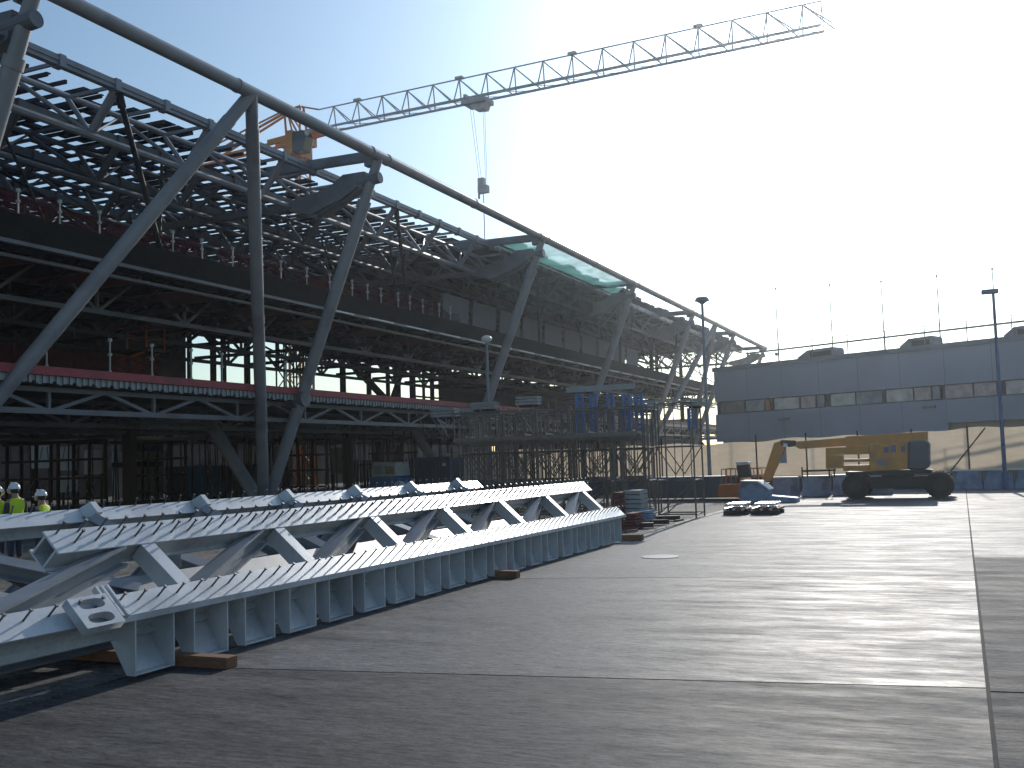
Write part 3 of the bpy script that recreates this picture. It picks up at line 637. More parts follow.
while y1_ < yu1-.1:
    for w_ in (1.28, 1.12):
        p = fpt(y1_-(0 if w_ > 1.2 else .16), w_); q.tube(p, p+up45*.16, .009, 5); q.tube(p+up45*.16, p+up45*.178, .016, 6)
    y1_ += .31
y = ya+.3
while y < yb-.1:
    p = fpt(y, .2); q.tube(p, p+up45*.15, .012, 5); q.tube(p+up45*.15, p+up45*.168, .021, 6); y += .31
o = q.build('lower_studs', M['stud'], tr); o['kind'] = 'stuff'

# second truss behind: standing chord with gussets, lower chord and web
t2 = thing('girder_truss', 'grey girder truss lying behind the nearest one, its studded top chord uppermost', 'girder truss', (-13, 20, 0), 'grey girder trusses laid on the ground')
XB = -12.75; b45 = Vector((.62, 0, .78)).normalized()
c = MB(); FB = lambda y, w_, n_=0: Vector((XB, y, 1.49))+al45*w_+up45*n_
c.bar(FB(7, .14, -.012), FB(27.4, .14, -.012), .28, .024, up45); c.bar(FB(7, .14, -.15), FB(27.4, .14, -.15), .03, .25, up45); c.bar(FB(7, .14, -.28), FB(27.4, .14, -.28), .26, .024, up45); c.build('top_chord', M['truss'], t2)
for k_ in range(-2, 6):
    y = 12.55+2.63*k_; c = MB(); c.prism([FB(y, .0, .001), FB(y, .28, .001), FB(y+.10, .26, .17), FB(y+.10, .02, .17)], (0, .12, 0)); c.build('gusset', M['truss'], t2)
    c = MB(); c.ibeam((XB+.05, y, 1.5), (XB+2.0, y+.9, .3), .2, .2, .02, (0, -.5, 1)); c.build('diagonal', M['truss_shaded'], t2)
    c = MB(); c.ibeam((XB+.05, y, 1.5), (XB-.4, y-1.3, .3), .2, .2, .02, (1, 0, .2)); c.build('diagonal', M['truss_shaded'], t2)
c = MB(); c.ibeam((XB+2.05, 8, .33), (XB+2.05, 27, .33), .28, .3, .02, (.3, 0, 1)); c.build('lower_chord', M['truss_shaded'], t2)
c = MB(); c.ibeam((XB-.45, 7, .33), (XB-.45, 27, .33), .28, .3, .02, (0, 0, 1)); c.build('lower_chord', M['truss_shaded'], t2)
y = 7.3
while y < 27.3: stud_at(FB(y, .27), t2, (.35, 0, 1), ln=.85); y += .36

# more girders between them
t3 = thing('girder_truss', 'grey lattice girder lying low between the two long trusses', 'girder truss', (-10.8, 15, 0), 'grey girder trusses laid on the ground')
c = MB(); c.ibeam((-10.55, 6.2, .62), (-10.2, 24.6, .62), .3, .28, .02, (.7, 0, .7)); c.build('upper_chord', M['truss_shaded'], t3)
c = MB(); c.ibeam((-9.75, 6.2, .28), (-9.45, 24.6, .28), .26, .26, .02, (.3, 0, .9)); c.build('lower_chord', M['truss_shaded'], t3)
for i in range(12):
    y = 7.4+i*1.45; c = MB(); c.ibeam((-10.5, y, .62), (-9.65, y+(.9 if i % 2 else -.7), .3), .16, .16, .02, (.4, 0, .8)); c.build('diagonal', M['truss_shaded'], t3)
for i, (p, q_, wd, lb) in enumerate([((-10.9, 8.1, 1.05), (-9.6, 9.6, .42), .24, 'grey I beam tilted across the near end of the trusses'),
        ((-12.3, 9.6, 1.25), (-10.2, 10.9, .62), .22, 'grey I beam sloping between the trusses left of the workers side'),
        ((-11.6, 12.2, 1.2), (-10.1, 13.0, .5), .2, 'short grey I beam wedged upright inside the girder pile'),
        ((-11.3, 15.4, 1.25), (-10.0, 15.9, .5), .2, 'short grey I beam in the middle of the girder pile'),
        ((-11.3, 18.4, 1.2), (-9.9, 19.4, .5), .2, 'short grey I beam behind the third truss opening')]):
    o = MB().ibeam(p, q_, wd, wd, .02, (0, -.4, 1)).build('steel_beam', M['truss_shaded']); tag(o, lb, 'steel beam', 'short beams in the girder pile')
for px, py, y, lb in ((466, 388, 0, ''),): pass
for (p, s_, lb) in [((-10.6, 11.8, .85), (.42, .34, .3), 'square grey steel bracket box resting on the low girder'), ((-10.2, 16.5, .85), (.36, .5, .28), 'grey steel box bracket on the low girder in the middle of the pile')]:
    r_ = thing('steel_bracket', lb, 'bracket', p); x, y, z = p; a, b, h = s_
    MB().box((x-a/2, y-b/2, z), (x+a/2, y+b/2, z+h)).build('box', M['truss_shaded'], r_, bevel=.01); MB().box((x-a/2-.06, y-b/2-.05, z+h), (x+a/2+.06, y+b/2+.05, z+h+.02)).build('plate', M['truss_shaded'], r_)
# timber blocks under the trusses
for i, (x0_, x1_, y, h, lb) in enumerate([(-10.2, -7.72, 9.62, .13, 'reddish timber block under the near end of the front truss'), (-10.2, -7.9, 18.35, .14, 'long reddish timber block under the middle of the front truss'), (-10.2, -7.95, 27.0, .15, 'reddish timber block under the far end of the front truss')]):
    o = MB().box((x0_, y, 0.0), (x1_, y+.2, h)).build('timber_block', M['timber'], bevel=.01); tag(o, lb, 'timber block', 'timber blocks under the trusses')

# ---------------------------------------------------------------- scaffolding
def tower(h, a, b, label, loc):
    r_ = thing('scaffold_tower', label, 'scaffold tower', loc, 'scaffold towers beside the girders'); x, y, z = loc
    for dx in (0, a):
        for dy in (0, b): MB().tube((x+dx, y+dy, 0), (x+dx, y+dy, h), .035, 6).build('post', M['scaf'], r_)
    q = MB(); q2 = MB()
    for zz in (.15, 1.35, 2.55, h-.05):
        q = MB()
        for dy in (0, b): q.tube((x, y+dy, zz), (x+a, y+dy, zz), .026, 5)
        for dx in (0, a): q.tube((x+dx, y, zz), (x+dx, y+b, zz), .026, 5)
        q.build('ledger_frame', M['scaf'], r_)
    for dy in (0, b):
        for z0 in (1.35, ):
            q2.tube((x, y+dy, z0+1.2), (x+a/2, y+dy, z0+.2), .02, 5); q2.tube((x+a, y+dy, z0+1.2), (x+a/2, y+dy, z0+.2), .02, 5)
            q2.tube((x+a*.25, y+dy, z0), (x+a*.25, y+dy, h), .018, 5); q2.tube((x+a*.7, y+dy, z0), (x+a*.7, y+dy, h), .018, 5)
        q2.tube((x, y+dy, .15), (x+a, y+dy, 1.35), .02, 5)
    q2.build('bracing', M['scaf'], r_); return r_
tw = tower(4.15, 1.35, 1.3, 'scaffold tower standing clear at the right end of the scaffolding', (-10.05, 36.4, 0))
k_ = 0
rowlab = ['front', 'second', 'third', 'back']
for j in range(4):
    for i in range(5):
        x = -11.9-i*(1.5+j*.12)-j*.75; y = 37.2+j*2.3+random.uniform(-.3, .3)
        dup(tw, (x, y, 0), 'scaffold tower number %s from the right in the %s row of the scaffolding' % (['one', 'two', 'three', 'four', 'five', 'six'][i], rowlab[j]), R_(random.uniform(-4, 4)))
# table forms on top: dark beams, slanted props, pale stacked panels, blue frames
tf = thing('formwork_deck', 'dark beam platform with slanted props carried on the scaffold towers', 'formwork', (-17, 40, 2.9))
q = MB()
for i in range(6): q.bar((-10.8-.45*i, 37+i*1.6, 3.0), (-18.3-i*.7, 37+i*1.6, 3.0), .08, .14)
for i in range(9): q.bar((-11-i*.85, 36.6, 3.18), (-13-i*1.0, 46, 3.18), .08, .14)
q.bar((-10.8, 36.5, 3.08), (-18.2, 36.5, 3.08), .06, .16); q.build('beams', M['scaf'], tf)
for i in range(18):
    y = 37.5+random.uniform(0, 5); x = -12.5-i*.42-(y-37)*.4
    MB().tube((x-.65, y, 4.35), (x, y, 3.25), .022, 5).build('prop', M['galv'] if i % 3 == 0 else M['scaf'], tf)
q = MB()
for i in range(26): y = 37.5+random.uniform(0, 7); x = -11.5-i*.32-(y-37)*.4; MB().tube((x, y, 3.2), (x, y, random.uniform(3.9, 4.6)), .022, 5).build('upright', M['scaf'], tf)
q.bar((-16, 40, 4.3), (-20, 40, 4.3), .08, .08); q.build('cross_bar', M['scaf'], tf)
for (xa, ya_, xb, yb_, y, lb) in ((475, 403, 500, 409, 40, 'pale stack of beams on the scaffold below the globe street lamp'), (436, 409, 460, 417, 42, 'pale stack of beams at the left end of the scaffold top'), (520, 397, 542, 405, 42, 'pale tilted beams on the scaffold left of the blue frames'), (689, 399, 706, 406, 37, 'pale stack of beams on top of the right end tower'), (547, 410, 564, 414, 42, 'thin pale beams beside the first blue frame'), (641, 401, 660, 410, 42, 'pale beams just right of the blue frames')):
    a, b = at(xa, ya_, y=y), at(xb, yb_, y=y); r_ = thing('beam_stack', lb, 'beams', (a.x, y, b.z), 'pale beams on the scaffold top'); n_ = 3; hh = (a.z-b.z)
    for i in range(n_): MB().bar((a.x, y-.3+i*.02, b.z+hh*(.17+.33*i)), (b.x, y-.3, b.z+hh*(.17+.33*i)), .5, hh*.22).build('beam', M['galv'], r_)
    MB().box((a.x+.1, y-.4, b.z-.08), (b.x-.1, y-.2, b.z-.001)).build('bearer', M['dark'], r_)
    if y == 37: MB().box(((a.x+b.x)/2-.04, y-.3, 3.0), ((a.x+b.x)/2+.04, y-.22, b.z-.08)).build('post', M['scaf'], r_)
bf = thing('blue_frame', 'blue upright formwork frames standing on the scaffold platform', 'formwork', (-13, 41, 3.2))
for px, y in ((578, 40), (592, 41), (625, 40), (637, 41), (609, 43), (690, 42)):
    a = at(px, 394 if px < 680 else 408, y=y); z1 = a.z; c = MB(); c.box((a.x-.12, y-.08, 3.25), (a.x+.0, y+.08, z1)); c.box((a.x+.12, y-.08, 3.25), (a.x+.22, y+.08, z1))
    for i in range(7): z = 3.3+(z1-3.4)*i/6; c.box((a.x+.001, y-.03, z), (a.x+.119, y+.03, z+.05))
    c.build('frame_post', M['blue'], bf)
a, b = at(560, 383, y=41), at(640, 392, y=41); MB().box((a.x+.3, 40.9, b.z+.14), (b.x-.2, 41.0, a.z-.2)).build('top_panel', M['galv'], bf)

# ---------------------------------------------------------------- containers and ground clutter
def container(loc, L, wd, h, mt, label, group=None):
    r_ = thing('shipping_container', label, 'container', loc, group); x, y, z = loc
    q = MB(); q.box((x+.06, y+.06, .12), (x+wd-.06, y+L-.06, h-.06))
    n_ = int(wd/.28)
    for i in range(n_): q.box((x+.15+i*(wd-.3)/n_, y+.02, .2), (x+.15+(i+.5)*(wd-.3)/n_, y+.06, h-.15))
    n_ = int(L/.28)
    for i in range(n_): q.box((x+wd-.06, y+.15+i*(L-.3)/n_, .2), (x+wd-.02, y+.15+(i+.5)*(L-.3)/n_, h-.15))
    q.build('body', M[mt], r_)
    q = MB()
    for dx in (0, wd-.15):
        for dy in (0, L-.15): q.box((x+dx, y+dy, 0), (x+dx+.15, y+dy+.15, h))
    for dy in (0, L-.12): q.box((x+.15, y+dy, h-.12), (x+wd-.15, y+dy+.12, h)); q.box((x+.15, y+dy, .02), (x+wd-.15, y+dy+.12, .14))
    q.build('corner_frame', M[mt], r_)
    q = MB(); q.box((x+wd-.55, y+.005, h-.6), (x+wd-.3, y+.018, h-.4)); q.build('plate', M['offwhite'], r_)
a = at(187, 466, y=66); container((a.x, 66, 0), 6, 2.44, 2.6, 'contblue', 'blue corrugated shipping container standing under the terminal frame'); container((a.x-2.55, 66.3, 0), 6, 2.4, 2.55, 'contdark', 'darker container left of the blue shipping container')
a = at(414, 456, y=60); container((a.x, 60, 0), 6, 2.6, 2.6, 'contdark', 'dark grey container behind the scaffolding right of the small truck')
# truck
a = at(369, 462, y=58); x, y = a.x, 58
tk = thing('flatbed_truck', 'small truck with a pale cab top and blue lower body behind the trusses', 'truck', (x+1, y, 0))
MB().prism([(x, y, .5), (x+2.1, y, .5), (x+2.1, y, 1.35), (x+1.7, y, 1.45), (x, y, 1.45)], (0, 1.9, 0)).build('body', M['blue'], tk, bevel=.06)
cab_ = MB().prism([(x+.1, y+.05, 1.45), (x+2.0, y+.05, 1.45), (x+1.9, y+.05, 2.35), (x+.2, y+.05, 2.4)], (0, 1.8, 0)).build('cab', M['offwhite'], tk, bevel=.06)
MB().box((x+1.15, y+.03, 1.6), (x+1.8, y+.05, 2.15)).build('window', M['glassdark'], cab_)
MB().box((x+.3, y+.03, 1.6), (x+.95, y+.05, 2.15)).build('window', M['galv'], cab_)
for dx in (.4, 1.7):
    q = MB().tube((x+dx, y-.02, .4), (x+dx, y+.22, .4), .4, 18).build('wheel', M['rubber'], tk, smooth=True); MB().tube((x+dx, y-.04, .4), (x+dx, y-.021, .4), .2, 12).build('hub', M['galv'], q)
r_ = thing('tarpaulin_heap', 'blue and white tarpaulin heap beside the small truck', 'tarpaulin', (x+2.8, 57.5, 0)); MB().dome((x+2.9, 57.5, .3), .9, .7, .8, 12, 6).build('sheet', M['blue'], r_, smooth=True); MB().dome((x+2.7, 57.2, .75), .5, .4, .42, 10, 5).build('fold', M['white'], r_, smooth=True)
# portable cabin with blue top, seen under the floor at left
a = at(112, 444, y=62); x, y = a.x, 62
cb = thing('site_cabin', 'pale panelled site cabin with blue upper strip under the terminal floor', 'cabin', (x+1, y, 0))
q = MB()
for i in range(6): q.box((x+i*.4, y, .2), (x+i*.4+.385, y+.1, 2.35))
q.box((x, y+.1, .1), (x+2.4, y+3, 2.6)); q.build('wall', M['offwhite'], cb); MB().box((x, y-.02, 2.62), (x+2.4, y+3, 3.0)).build('band', M['dark'], cb); MB().box((x, y-.02, 3.003), (x+2.4, y+3, 3.8)).build('upper_panel', M['offwhite'], cb); MB().box((x+.9, y-.03, 3.803), (x+2.4, y+3, 4.4)).build('roof_box', M['contblue'], cb); MB().box((x+.0, y-.03, 3.803), (x+.88, y+3, 4.4)).build('roof_box', M['galv'], cb)
# long rear site wall
rw = MB()
for i in range(22): rw.box((-74+random.uniform(-.05, .05), 30+i*6, 0), (-73.8, 36.0+i*6, 8.6+random.uniform(-.5, .5)))
o = rw.build('site_wall', M['backwall']); tag(o, 'long pale concrete wall far behind the open ground floor', 'wall')
rw = MB().box((-74, 165, 0), (-38, 165.3, 8)); o = rw.build('site_wall', M['backwall']); tag(o, 'concrete wall closing the far end of the ground floor', 'wall')
# timber falsework racks under the left side
rk = None
def rack(x, y, label):
    r_ = thing('falsework_rack', label, 'scaffold rack', (x, y, 0), 'brown falsework racks under the terminal floor')
    for i in range(4):
        MB().box((x+i*1.25, y-.08, 0), (x+i*1.25+.14, y+.08, 4.2)).build('post', M['scafrust'], r_)
    q = MB()
    for z in (.7, 1.9, 3.0, 4.1): q.box((x-.2, y-.2, z), (x+4.1, y-.09, z+.14))
    q.build('shelf_beams', M['scafrust'], r_)
    for i in range(5): MB().tube((x+.2+i*.8, y+.2, 3.0), (x+.2+i*.8+random.uniform(-.5, .5), y+.3, 4.0), .03, 5).build('loose_tube', M['galv'], r_); MB().tube((x+random.uniform(0, 3), y+.3, .8), (x+random.uniform(0, 3), y+.3, 1.9), .03, 5).build('loose_tube', M['galv'], r_)
rack(-50.2, 47, 'brown falsework rack directly behind the right hand worker'); rack(-55.6, 48, 'brown falsework rack behind the three workers at the left edge')
rack(-52, 56, 'brown falsework rack just left of the pale site cabin'); rack(-46, 64, 'brown falsework rack beside the darker container'); rack(-42, 70, 'brown falsework rack behind the first strut foot')
for i, (px0, py0, px1, py1, y, lb) in enumerate([(30, 446, 50, 468, 58, 'beige board panel leaning behind the rack above the left worker'), (56, 447, 76, 470, 58, 'beige board panel behind the rack above the right hand worker'), (84, 450, 102, 474, 60, 'beige board panel left of the pale site cabin'), (60, 476, 78, 492, 56, 'beige board panel low behind the rack beside the right hand worker'), (272, 446, 290, 470, 72, 'beige board panel behind the bar fence near the strut feet'), (330, 448, 350, 474, 72, 'beige board panel left of the small truck')]):
    a, b = at(px0, py0, y=y), at(px1, py1, y=y); r_ = thing('board_panel', lb, 'board', (a.x, y, 0), 'beige board panels under the floor'); zb = max(0, b.z)
    MB().box((a.x, y, zb), (b.x, y+.08, a.z)).build('board', M['offwhite'], r_); MB().box((a.x+.1, y+.081, 0), (a.x+.25, y+.2, a.z-.1)).build('prop', M['scafrust'], r_); MB().box((b.x-.25, y+.081, 0), (b.x-.1, y+.2, a.z-.1)).build('prop', M['scafrust'], r_)
# palisade fence bars
pf = thing('palisade_fence', 'dark upright bar fence under the building right of the first strut foot', 'fence', (-40, 66, 0))
q = MB()
for i in range(60): q.box((-43+i*.28, 68, 0), (-42.9+i*.28, 68.05, 2.6))
q.build('bars', M['dark'], pf)
q = MB(); q.box((-43, 68.06, .4), (-26.2, 68.1, .5)); q.box((-43, 68.06, 2.2), (-26.2, 68.1, 2.3)); q.build('rails', M['dark'], pf)
# crowded props behind
pr = MB()
for i in range(150): x = random.uniform(-60, -33); y = random.uniform(52, 100); pr.tube((x, y, 0), (x+random.uniform(-.3, .3), y, 5.2), .05, 5)
o = pr.build('floor_props', M['scafrust']); tag(o, 'forest of thin steel props holding up the lower floor', 'props'); o['kind'] = 'stuff'; del o['category']; o['category'] = 'props'
# scissor lift on the lower floor
x, y, z = -36.0, 38.5, 5.96
sc = thing('scissor_lift', 'orange scissor lift parked on the lower floor behind the red edge', 'scissor lift', (x, y, z))
MB().box((x-1.1, y-.6, z+.25), (x+1.1, y+.6, z+.8)).build('chassis', M['orange'], sc, bevel=.03)
q = MB()
for i in range(3):
    for dy in (-.5, .5): q.bar((x-.9, y+dy, z+.85+i*.35), (x+.9, y+dy, z+1.2+i*.35), .06, .08); q.bar((x+.9, y+dy, z+.85+i*.35), (x-.9, y+dy, z+1.2+i*.35), .06, .08)
q.build('scissor_arms', M['orange'], sc); MB().box((x-1.2, y-.65, z+1.95), (x+1.2, y+.65, z+2.1)).build('platform', M['black'], sc)
q = MB()
for dx in (-1.15, 0, 1.15):
    for dy in (-.6, .6): q.tube((x+dx, y+dy, z+2.1), (x+dx, y+dy, z+3.1), .025, 5)
for dy in (-.6, .6): q.tube((x-1.15, y+dy, z+3.1), (x+1.15, y+dy, z+3.1), .025, 5); q.tube((x-1.15, y+dy, z+2.6), (x+1.15, y+dy, z+2.6), .025, 5)
q.build('guard_rail', M['orange'], sc)
for dx in (-.8, .8):
    for dy in (-.62, .62): MB().tube((x+dx, y+dy-.08, z+.22), (x+dx, y+dy+.08, z+.22), .22, 12).build('wheel', M['rubber'], sc)

# crates near the truss end
def crate(px0, py0, px1, py1, y, mt, name, label, cat, dep=.9):
    a, b = at(px0, py0, y=y), at(px1, py1, y=y); r_ = thing(name, label, cat, ((a.x+b.x)/2, y+dep/2, max(0, b.z))); zb = max(0, b.z)
    h = a.z-zb; n_ = 5
    q = MB()
    for i in range(n_): q.box((a.x, y, zb+h*i/n_+.01), (b.x, y+dep, zb+h*(i+.86)/n_))
    q.build('slats', M[mt], r_)
    for xx in (a.x-.02, b.x-.04):
        MB().box((xx, y-.03, zb), (xx+.06, y-.001, zb+h)).build('corner_post', M[mt], r_); MB().box((xx, y+dep+.001, zb), (xx+.06, y+dep+.03, zb+h)).build('corner_post', M[mt], r_); return r_, a, b
crate(622, 513, 636, 532, 31.2, 'maroon', 'slatted_crate', 'dark maroon crate on the ground at the far end of the front truss', 'crate')
crate(637, 511, 649, 524, 33.0, 'bluewrap', 'slatted_crate', 'pale blue grey crate on the ground right of the maroon crate', 'crate')
crate(613, 492, 624, 514, 33.4, 'maroon', 'panel_stack', 'tall maroon panel stack behind the far end of the front truss', 'panels')
crate(624.5, 490, 641, 513, 33.6, 'galv', 'panel_stack', 'tall blue grey panel stack right of the maroon one', 'panels')
for i, (xa, ya_, xb, yb_, lb) in enumerate([(-11.2, 32.6, -8.9, 33.4, 'dark plank pointing out from the crates'), (-11.0, 31.5, -9.0, 31.9, 'dark plank lying in front of the maroon crate'), (-10.8, 34.9, -9.1, 35.6, 'dark plank lying nearest the clear scaffold tower')]):
    o = MB().bar((xa, ya_, .09), (xb, yb_, .09), .3, .14).build('plank', M['scafrust']); tag(o, lb, 'plank', 'planks by the crates')
for i, (x, y, a, L, lb) in enumerate([(-10.2, 29.3, .4, .8, 'short timber offcut on the dirt strip nearest the truss end'), (-9.3, 29.9, 1.1, .5, 'small timber offcut just behind the truss end block'), (-11.6, 30.4, .2, 1.1, 'timber offcut left of the maroon crate'), (-9.0, 34.6, 1.4, .6, 'small timber offcut by the kerb near the planks')]):
    o = MB().bar((x, y, .03), (x+L*math.cos(a), y+L*math.sin(a), .03), .1, .07).build('timber_offcut', M['timber']); tag(o, lb, 'timber offcut', 'timber offcuts on the dirt strip')
# dark skip left of boom lift
sk = thing('low_container', 'long low dark blue container between the scaffolding and the boom lift', 'container', (-12.3, 52, 0))
MB().box((-16.4, 51, .1), (-9.6, 53, 1.15)).build('body', M['contdark'], sk, bevel=.03)
for i in range(12): MB().box((-16.2+i*.56, 50.93, .15), (-16.05+i*.56, 50.999, 1.1)).build('rib', M['contdark'], sk)
# steel bundles on the apron
for (x0_, n_, lb) in ((-8.15, 8, 'left bundle of dark steel sections with highlights painted as a pale top row on the apron'), (-7.15, 9, 'right bundle of dark steel sections with highlights painted as a pale top row on the apron')):
    r_ = thing('steel_bundle', lb, 'steel bundle', (x0_+.4, 38.8, 0), 'steel bundles on the apron')
    for j in range(2):
        for i in range(n_-2*j): MB().tube((x0_+.06+j*.1+i*.11, 38.2+random.uniform(0, .1), .2+j*.17), (x0_+.06+j*.1+i*.11, 39.8, .2+j*.17), .05, 7).build('section', M['truss'] if (i % 3 == 0 or j) else M['maroon'], r_)  # pale upper sections put the white highlights into the colour
    for y in (38.4, 39.4): MB().box((x0_-.02, y, 0), (x0_+.11*n_+.02, y+.14, .14)).build('bearer', M['black'], r_)
# wrapped load
r_ = thing('wrapped_load', 'blue and white plastic wrapped load left of the trapezoid blocks', 'wrapped load', (-8.6, 47.3, 0))
q = MB().prism([(-9.25, 47, 0), (-8.0, 47, 0), (-7.95, 47, .55), (-8.35, 47, .9), (-9.1, 47, .95), (-9.3, 47, .6)], (0, 1.2, 0)); q.build('load', M['bluewrap'], r_, bevel=.08)
q = MB().prism([(-9.15, 46.9, .96), (-8.4, 46.9, .92), (-7.9, 46.9, .56), (-7.9, 46.9, .62), (-8.35, 46.9, .99), (-9.15, 46.9, 1.02)], (0, 1.3, 0)); q.build('sheet', M['white'], r_, bevel=.01)
q = MB().prism([(-8.0, 46.8, 0), (-6.7, 46.8, 0), (-6.75, 46.8, .22), (-7.95, 46.8, .34)], (0, 1.0, 0)); q.build('lower_roll', M['bluewrap'], r_, bevel=.05)

# ---------------------------------------------------------------- boom lift
YB = 50.6
def bp(px, py, y=YB): p = at(px, py, y=y); return (p.x, y, p.z)
bl = thing('boom_lift', 'yellow boom lift with folded telescopic boom and black wheels on the apron', 'boom lift', (-3, YB, 0))
def bprism(pts, dy0, dy1): return MB().prism([bp(px, py)[:1]+(YB+dy0,)+bp(px, py)[2:] for px, py in pts], (0, dy1-dy0, 0))
xw0, xw1 = bp(858, 484)[0], bp(940, 484)[0]
for x_ in (xw0, xw1):
    for dy in (-1.15, 1.15):
        wh = MB(); wh.tube((x_, YB+dy-.2, .58), (x_, YB+dy+.2, .58), .58, 24)
        for i in range(24):
            a = 2*math.pi*i/24; wh.box((x_+math.cos(a)*.57-.035, YB+dy-.2, .58+math.sin(a)*.57-.035), (x_+math.cos(a)*.57+.035, YB+dy+.2, .58+math.sin(a)*.57+.035))
        wo = wh.build('wheel', M['rubber'], bl); MB().tube((x_, YB+dy-.23, .58), (x_, YB+dy-.201, .58), .28, 16).build('rim', M['black'], wo, smooth=True)
q = MB(); q.box((xw0-.2, YB-.8, .45), (xw1+.2, YB+.8, .95)); q.box((xw0-.1, YB-1.0, .5), (xw0+.1, YB+1.0, .66)); q.box((xw1-.1, YB-1.0, .5), (xw1+.1, YB+1.0, .66)); q.tube(((xw0+xw1)/2, YB, .95), ((xw0+xw1)/2, YB, 1.15), .7, 20); q.build('chassis', M['black'], bl, bevel=.03)
q = bprism([(848, 475), (932, 472.5), (932, 469.5), (848, 471.5)], -1.1, 1.1); q.build('turntable', M['black'], bl)
q = bprism([(871, 444), (909, 443), (909, 469), (871, 471)], -1.0, -.35); q.build('engine_cover', M['yellow'], bl, bevel=.04)
q = bprism([(871, 446), (909, 445), (909, 469), (871, 471)], .35, 1.0); q.build('engine_cover', M['yellow'], bl, bevel=.04)
q = bprism([(909.3, 441), (926, 440), (930, 443), (930, 466), (926, 469.3), (909.3, 469.3)], -1.05, 1.05); q.build('counterweight', M['contdark'], bl, bevel=.08)
q = MB()
for pts in ([(828, 448), (870.5, 446), (870.5, 454), (828, 455)], [(828, 455), (845, 455), (845, 468), (828, 468.5)], [(845, 459), (870.5, 458.5), (870.5, 461.5), (845, 462)], [(845, 465), (870.5, 464.5), (870.5, 471), (845, 470.5)]): q2 = bprism(pts, -.9, -.5); q.add(q2.v, q2.f)
q.build('side_panel', M['yellow'], bl, bevel=.01)
bo = bprism([(797, 441.5), (868, 436), (868, 444.5), (800, 449), (795, 446)], -.18, .18).build('boom', M['yellow'], bl, bevel=.02)
bprism([(846, 436.5), (928, 431.5), (928, 441), (846, 447.5)], -.27, .27).build('boom_sleeve', M['yellow'], bo, bevel=.02)
bprism([(866, 446.6), (910, 442.6), (910, 444.2), (866, 448.2)], -.36, .36).build('trim', M['offwhite'], bo)
q = bprism([(781, 440), (796, 440.5), (796, 446), (790, 447), (781, 445)], -.15, .15); q.build('knuckle', M['black'], bl, bevel=.02)
q = bprism([(774.5, 443), (783, 440.5), (787, 445), (771, 481), (762, 481)], -.12, .12); q.build('jib_arm', M['yellow'], bl, bevel=.02)
q = bprism([(784, 443.5), (788, 443.5), (788, 447), (784, 447)], -.2, -.16); q.build('hose_clamp', M['white'], bl)
# basket
bk = bprism([(722, 484), (768, 483), (768, 486), (722, 487)], -.6, .6).build('basket', M['orange'], bl)
q = MB()
for px in (724, 728, 733, 738, 756, 764):
    for dy in (-.6, .6): a = bp(px, 469); b = bp(px, 485); q.tube((a[0], YB+dy, b[2]), (a[0], YB+dy, a[2]), .025, 5)
for py in (469, 476):
    for dy in (-.6, .6): a, b = bp(724, py), bp(764, py); q.tube((a[0], YB+dy, a[2]), (b[0], YB+dy, a[2]), .025, 5)
q.build('rail', M['orange'], bk)
bprism([(720, 486), (745, 485), (745, 497), (720, 497)], -.5, .5).build('support', M['orange'], bk, bevel=.04)
co = bprism([(739, 465), (751, 464), (753, 476), (741, 478)], -.7, -.2).build('control_console', M['black'], bk, bevel=.03)
bprism([(739, 462), (751, 461.5), (752, 463.8), (739, 464.8)], -.75, -.15).build('console_cover', M['offwhite'], co, bevel=.02)
bprism([(742, 478), (752, 478), (752, 484), (742, 484)], -.5, -.2).build('console_base', M['orange'], co)
for px, py, w_, h_, mm in ((885, 447, 5, 6, 'a'), (892, 445, 5, 7, 'b'), (902, 446, 4, 6, 'a'), (879, 460, 7, 5, 'c')):
    mt = M.setdefault('dec'+mm, mat('decal_'+mm, {'a': (.16, .12, .2), 'b': (.10, .12, .25), 'c': (.22, .22, .28)}[mm], .5))
    bprism([(px, py), (px+w_, py), (px+w_, py+h_), (px, py+h_)], -1.012, -1.006).build('decal', mt, bl)
q = MB()
for px in (802, 807, 829, 834): a = bp(px, 467, 53); q.tube((a[0], 53, bp(px, 478, 53)[2]), (a[0], 53, a[2]), .04, 5)
a, b = bp(802, 471, 53), bp(836, 470, 53); q.tube(a, b, .05, 5); o = q.build('tubular_rack', M['scafrust']); tag(o, 'low rusty tubular rack behind the boom of the lift', 'rack')

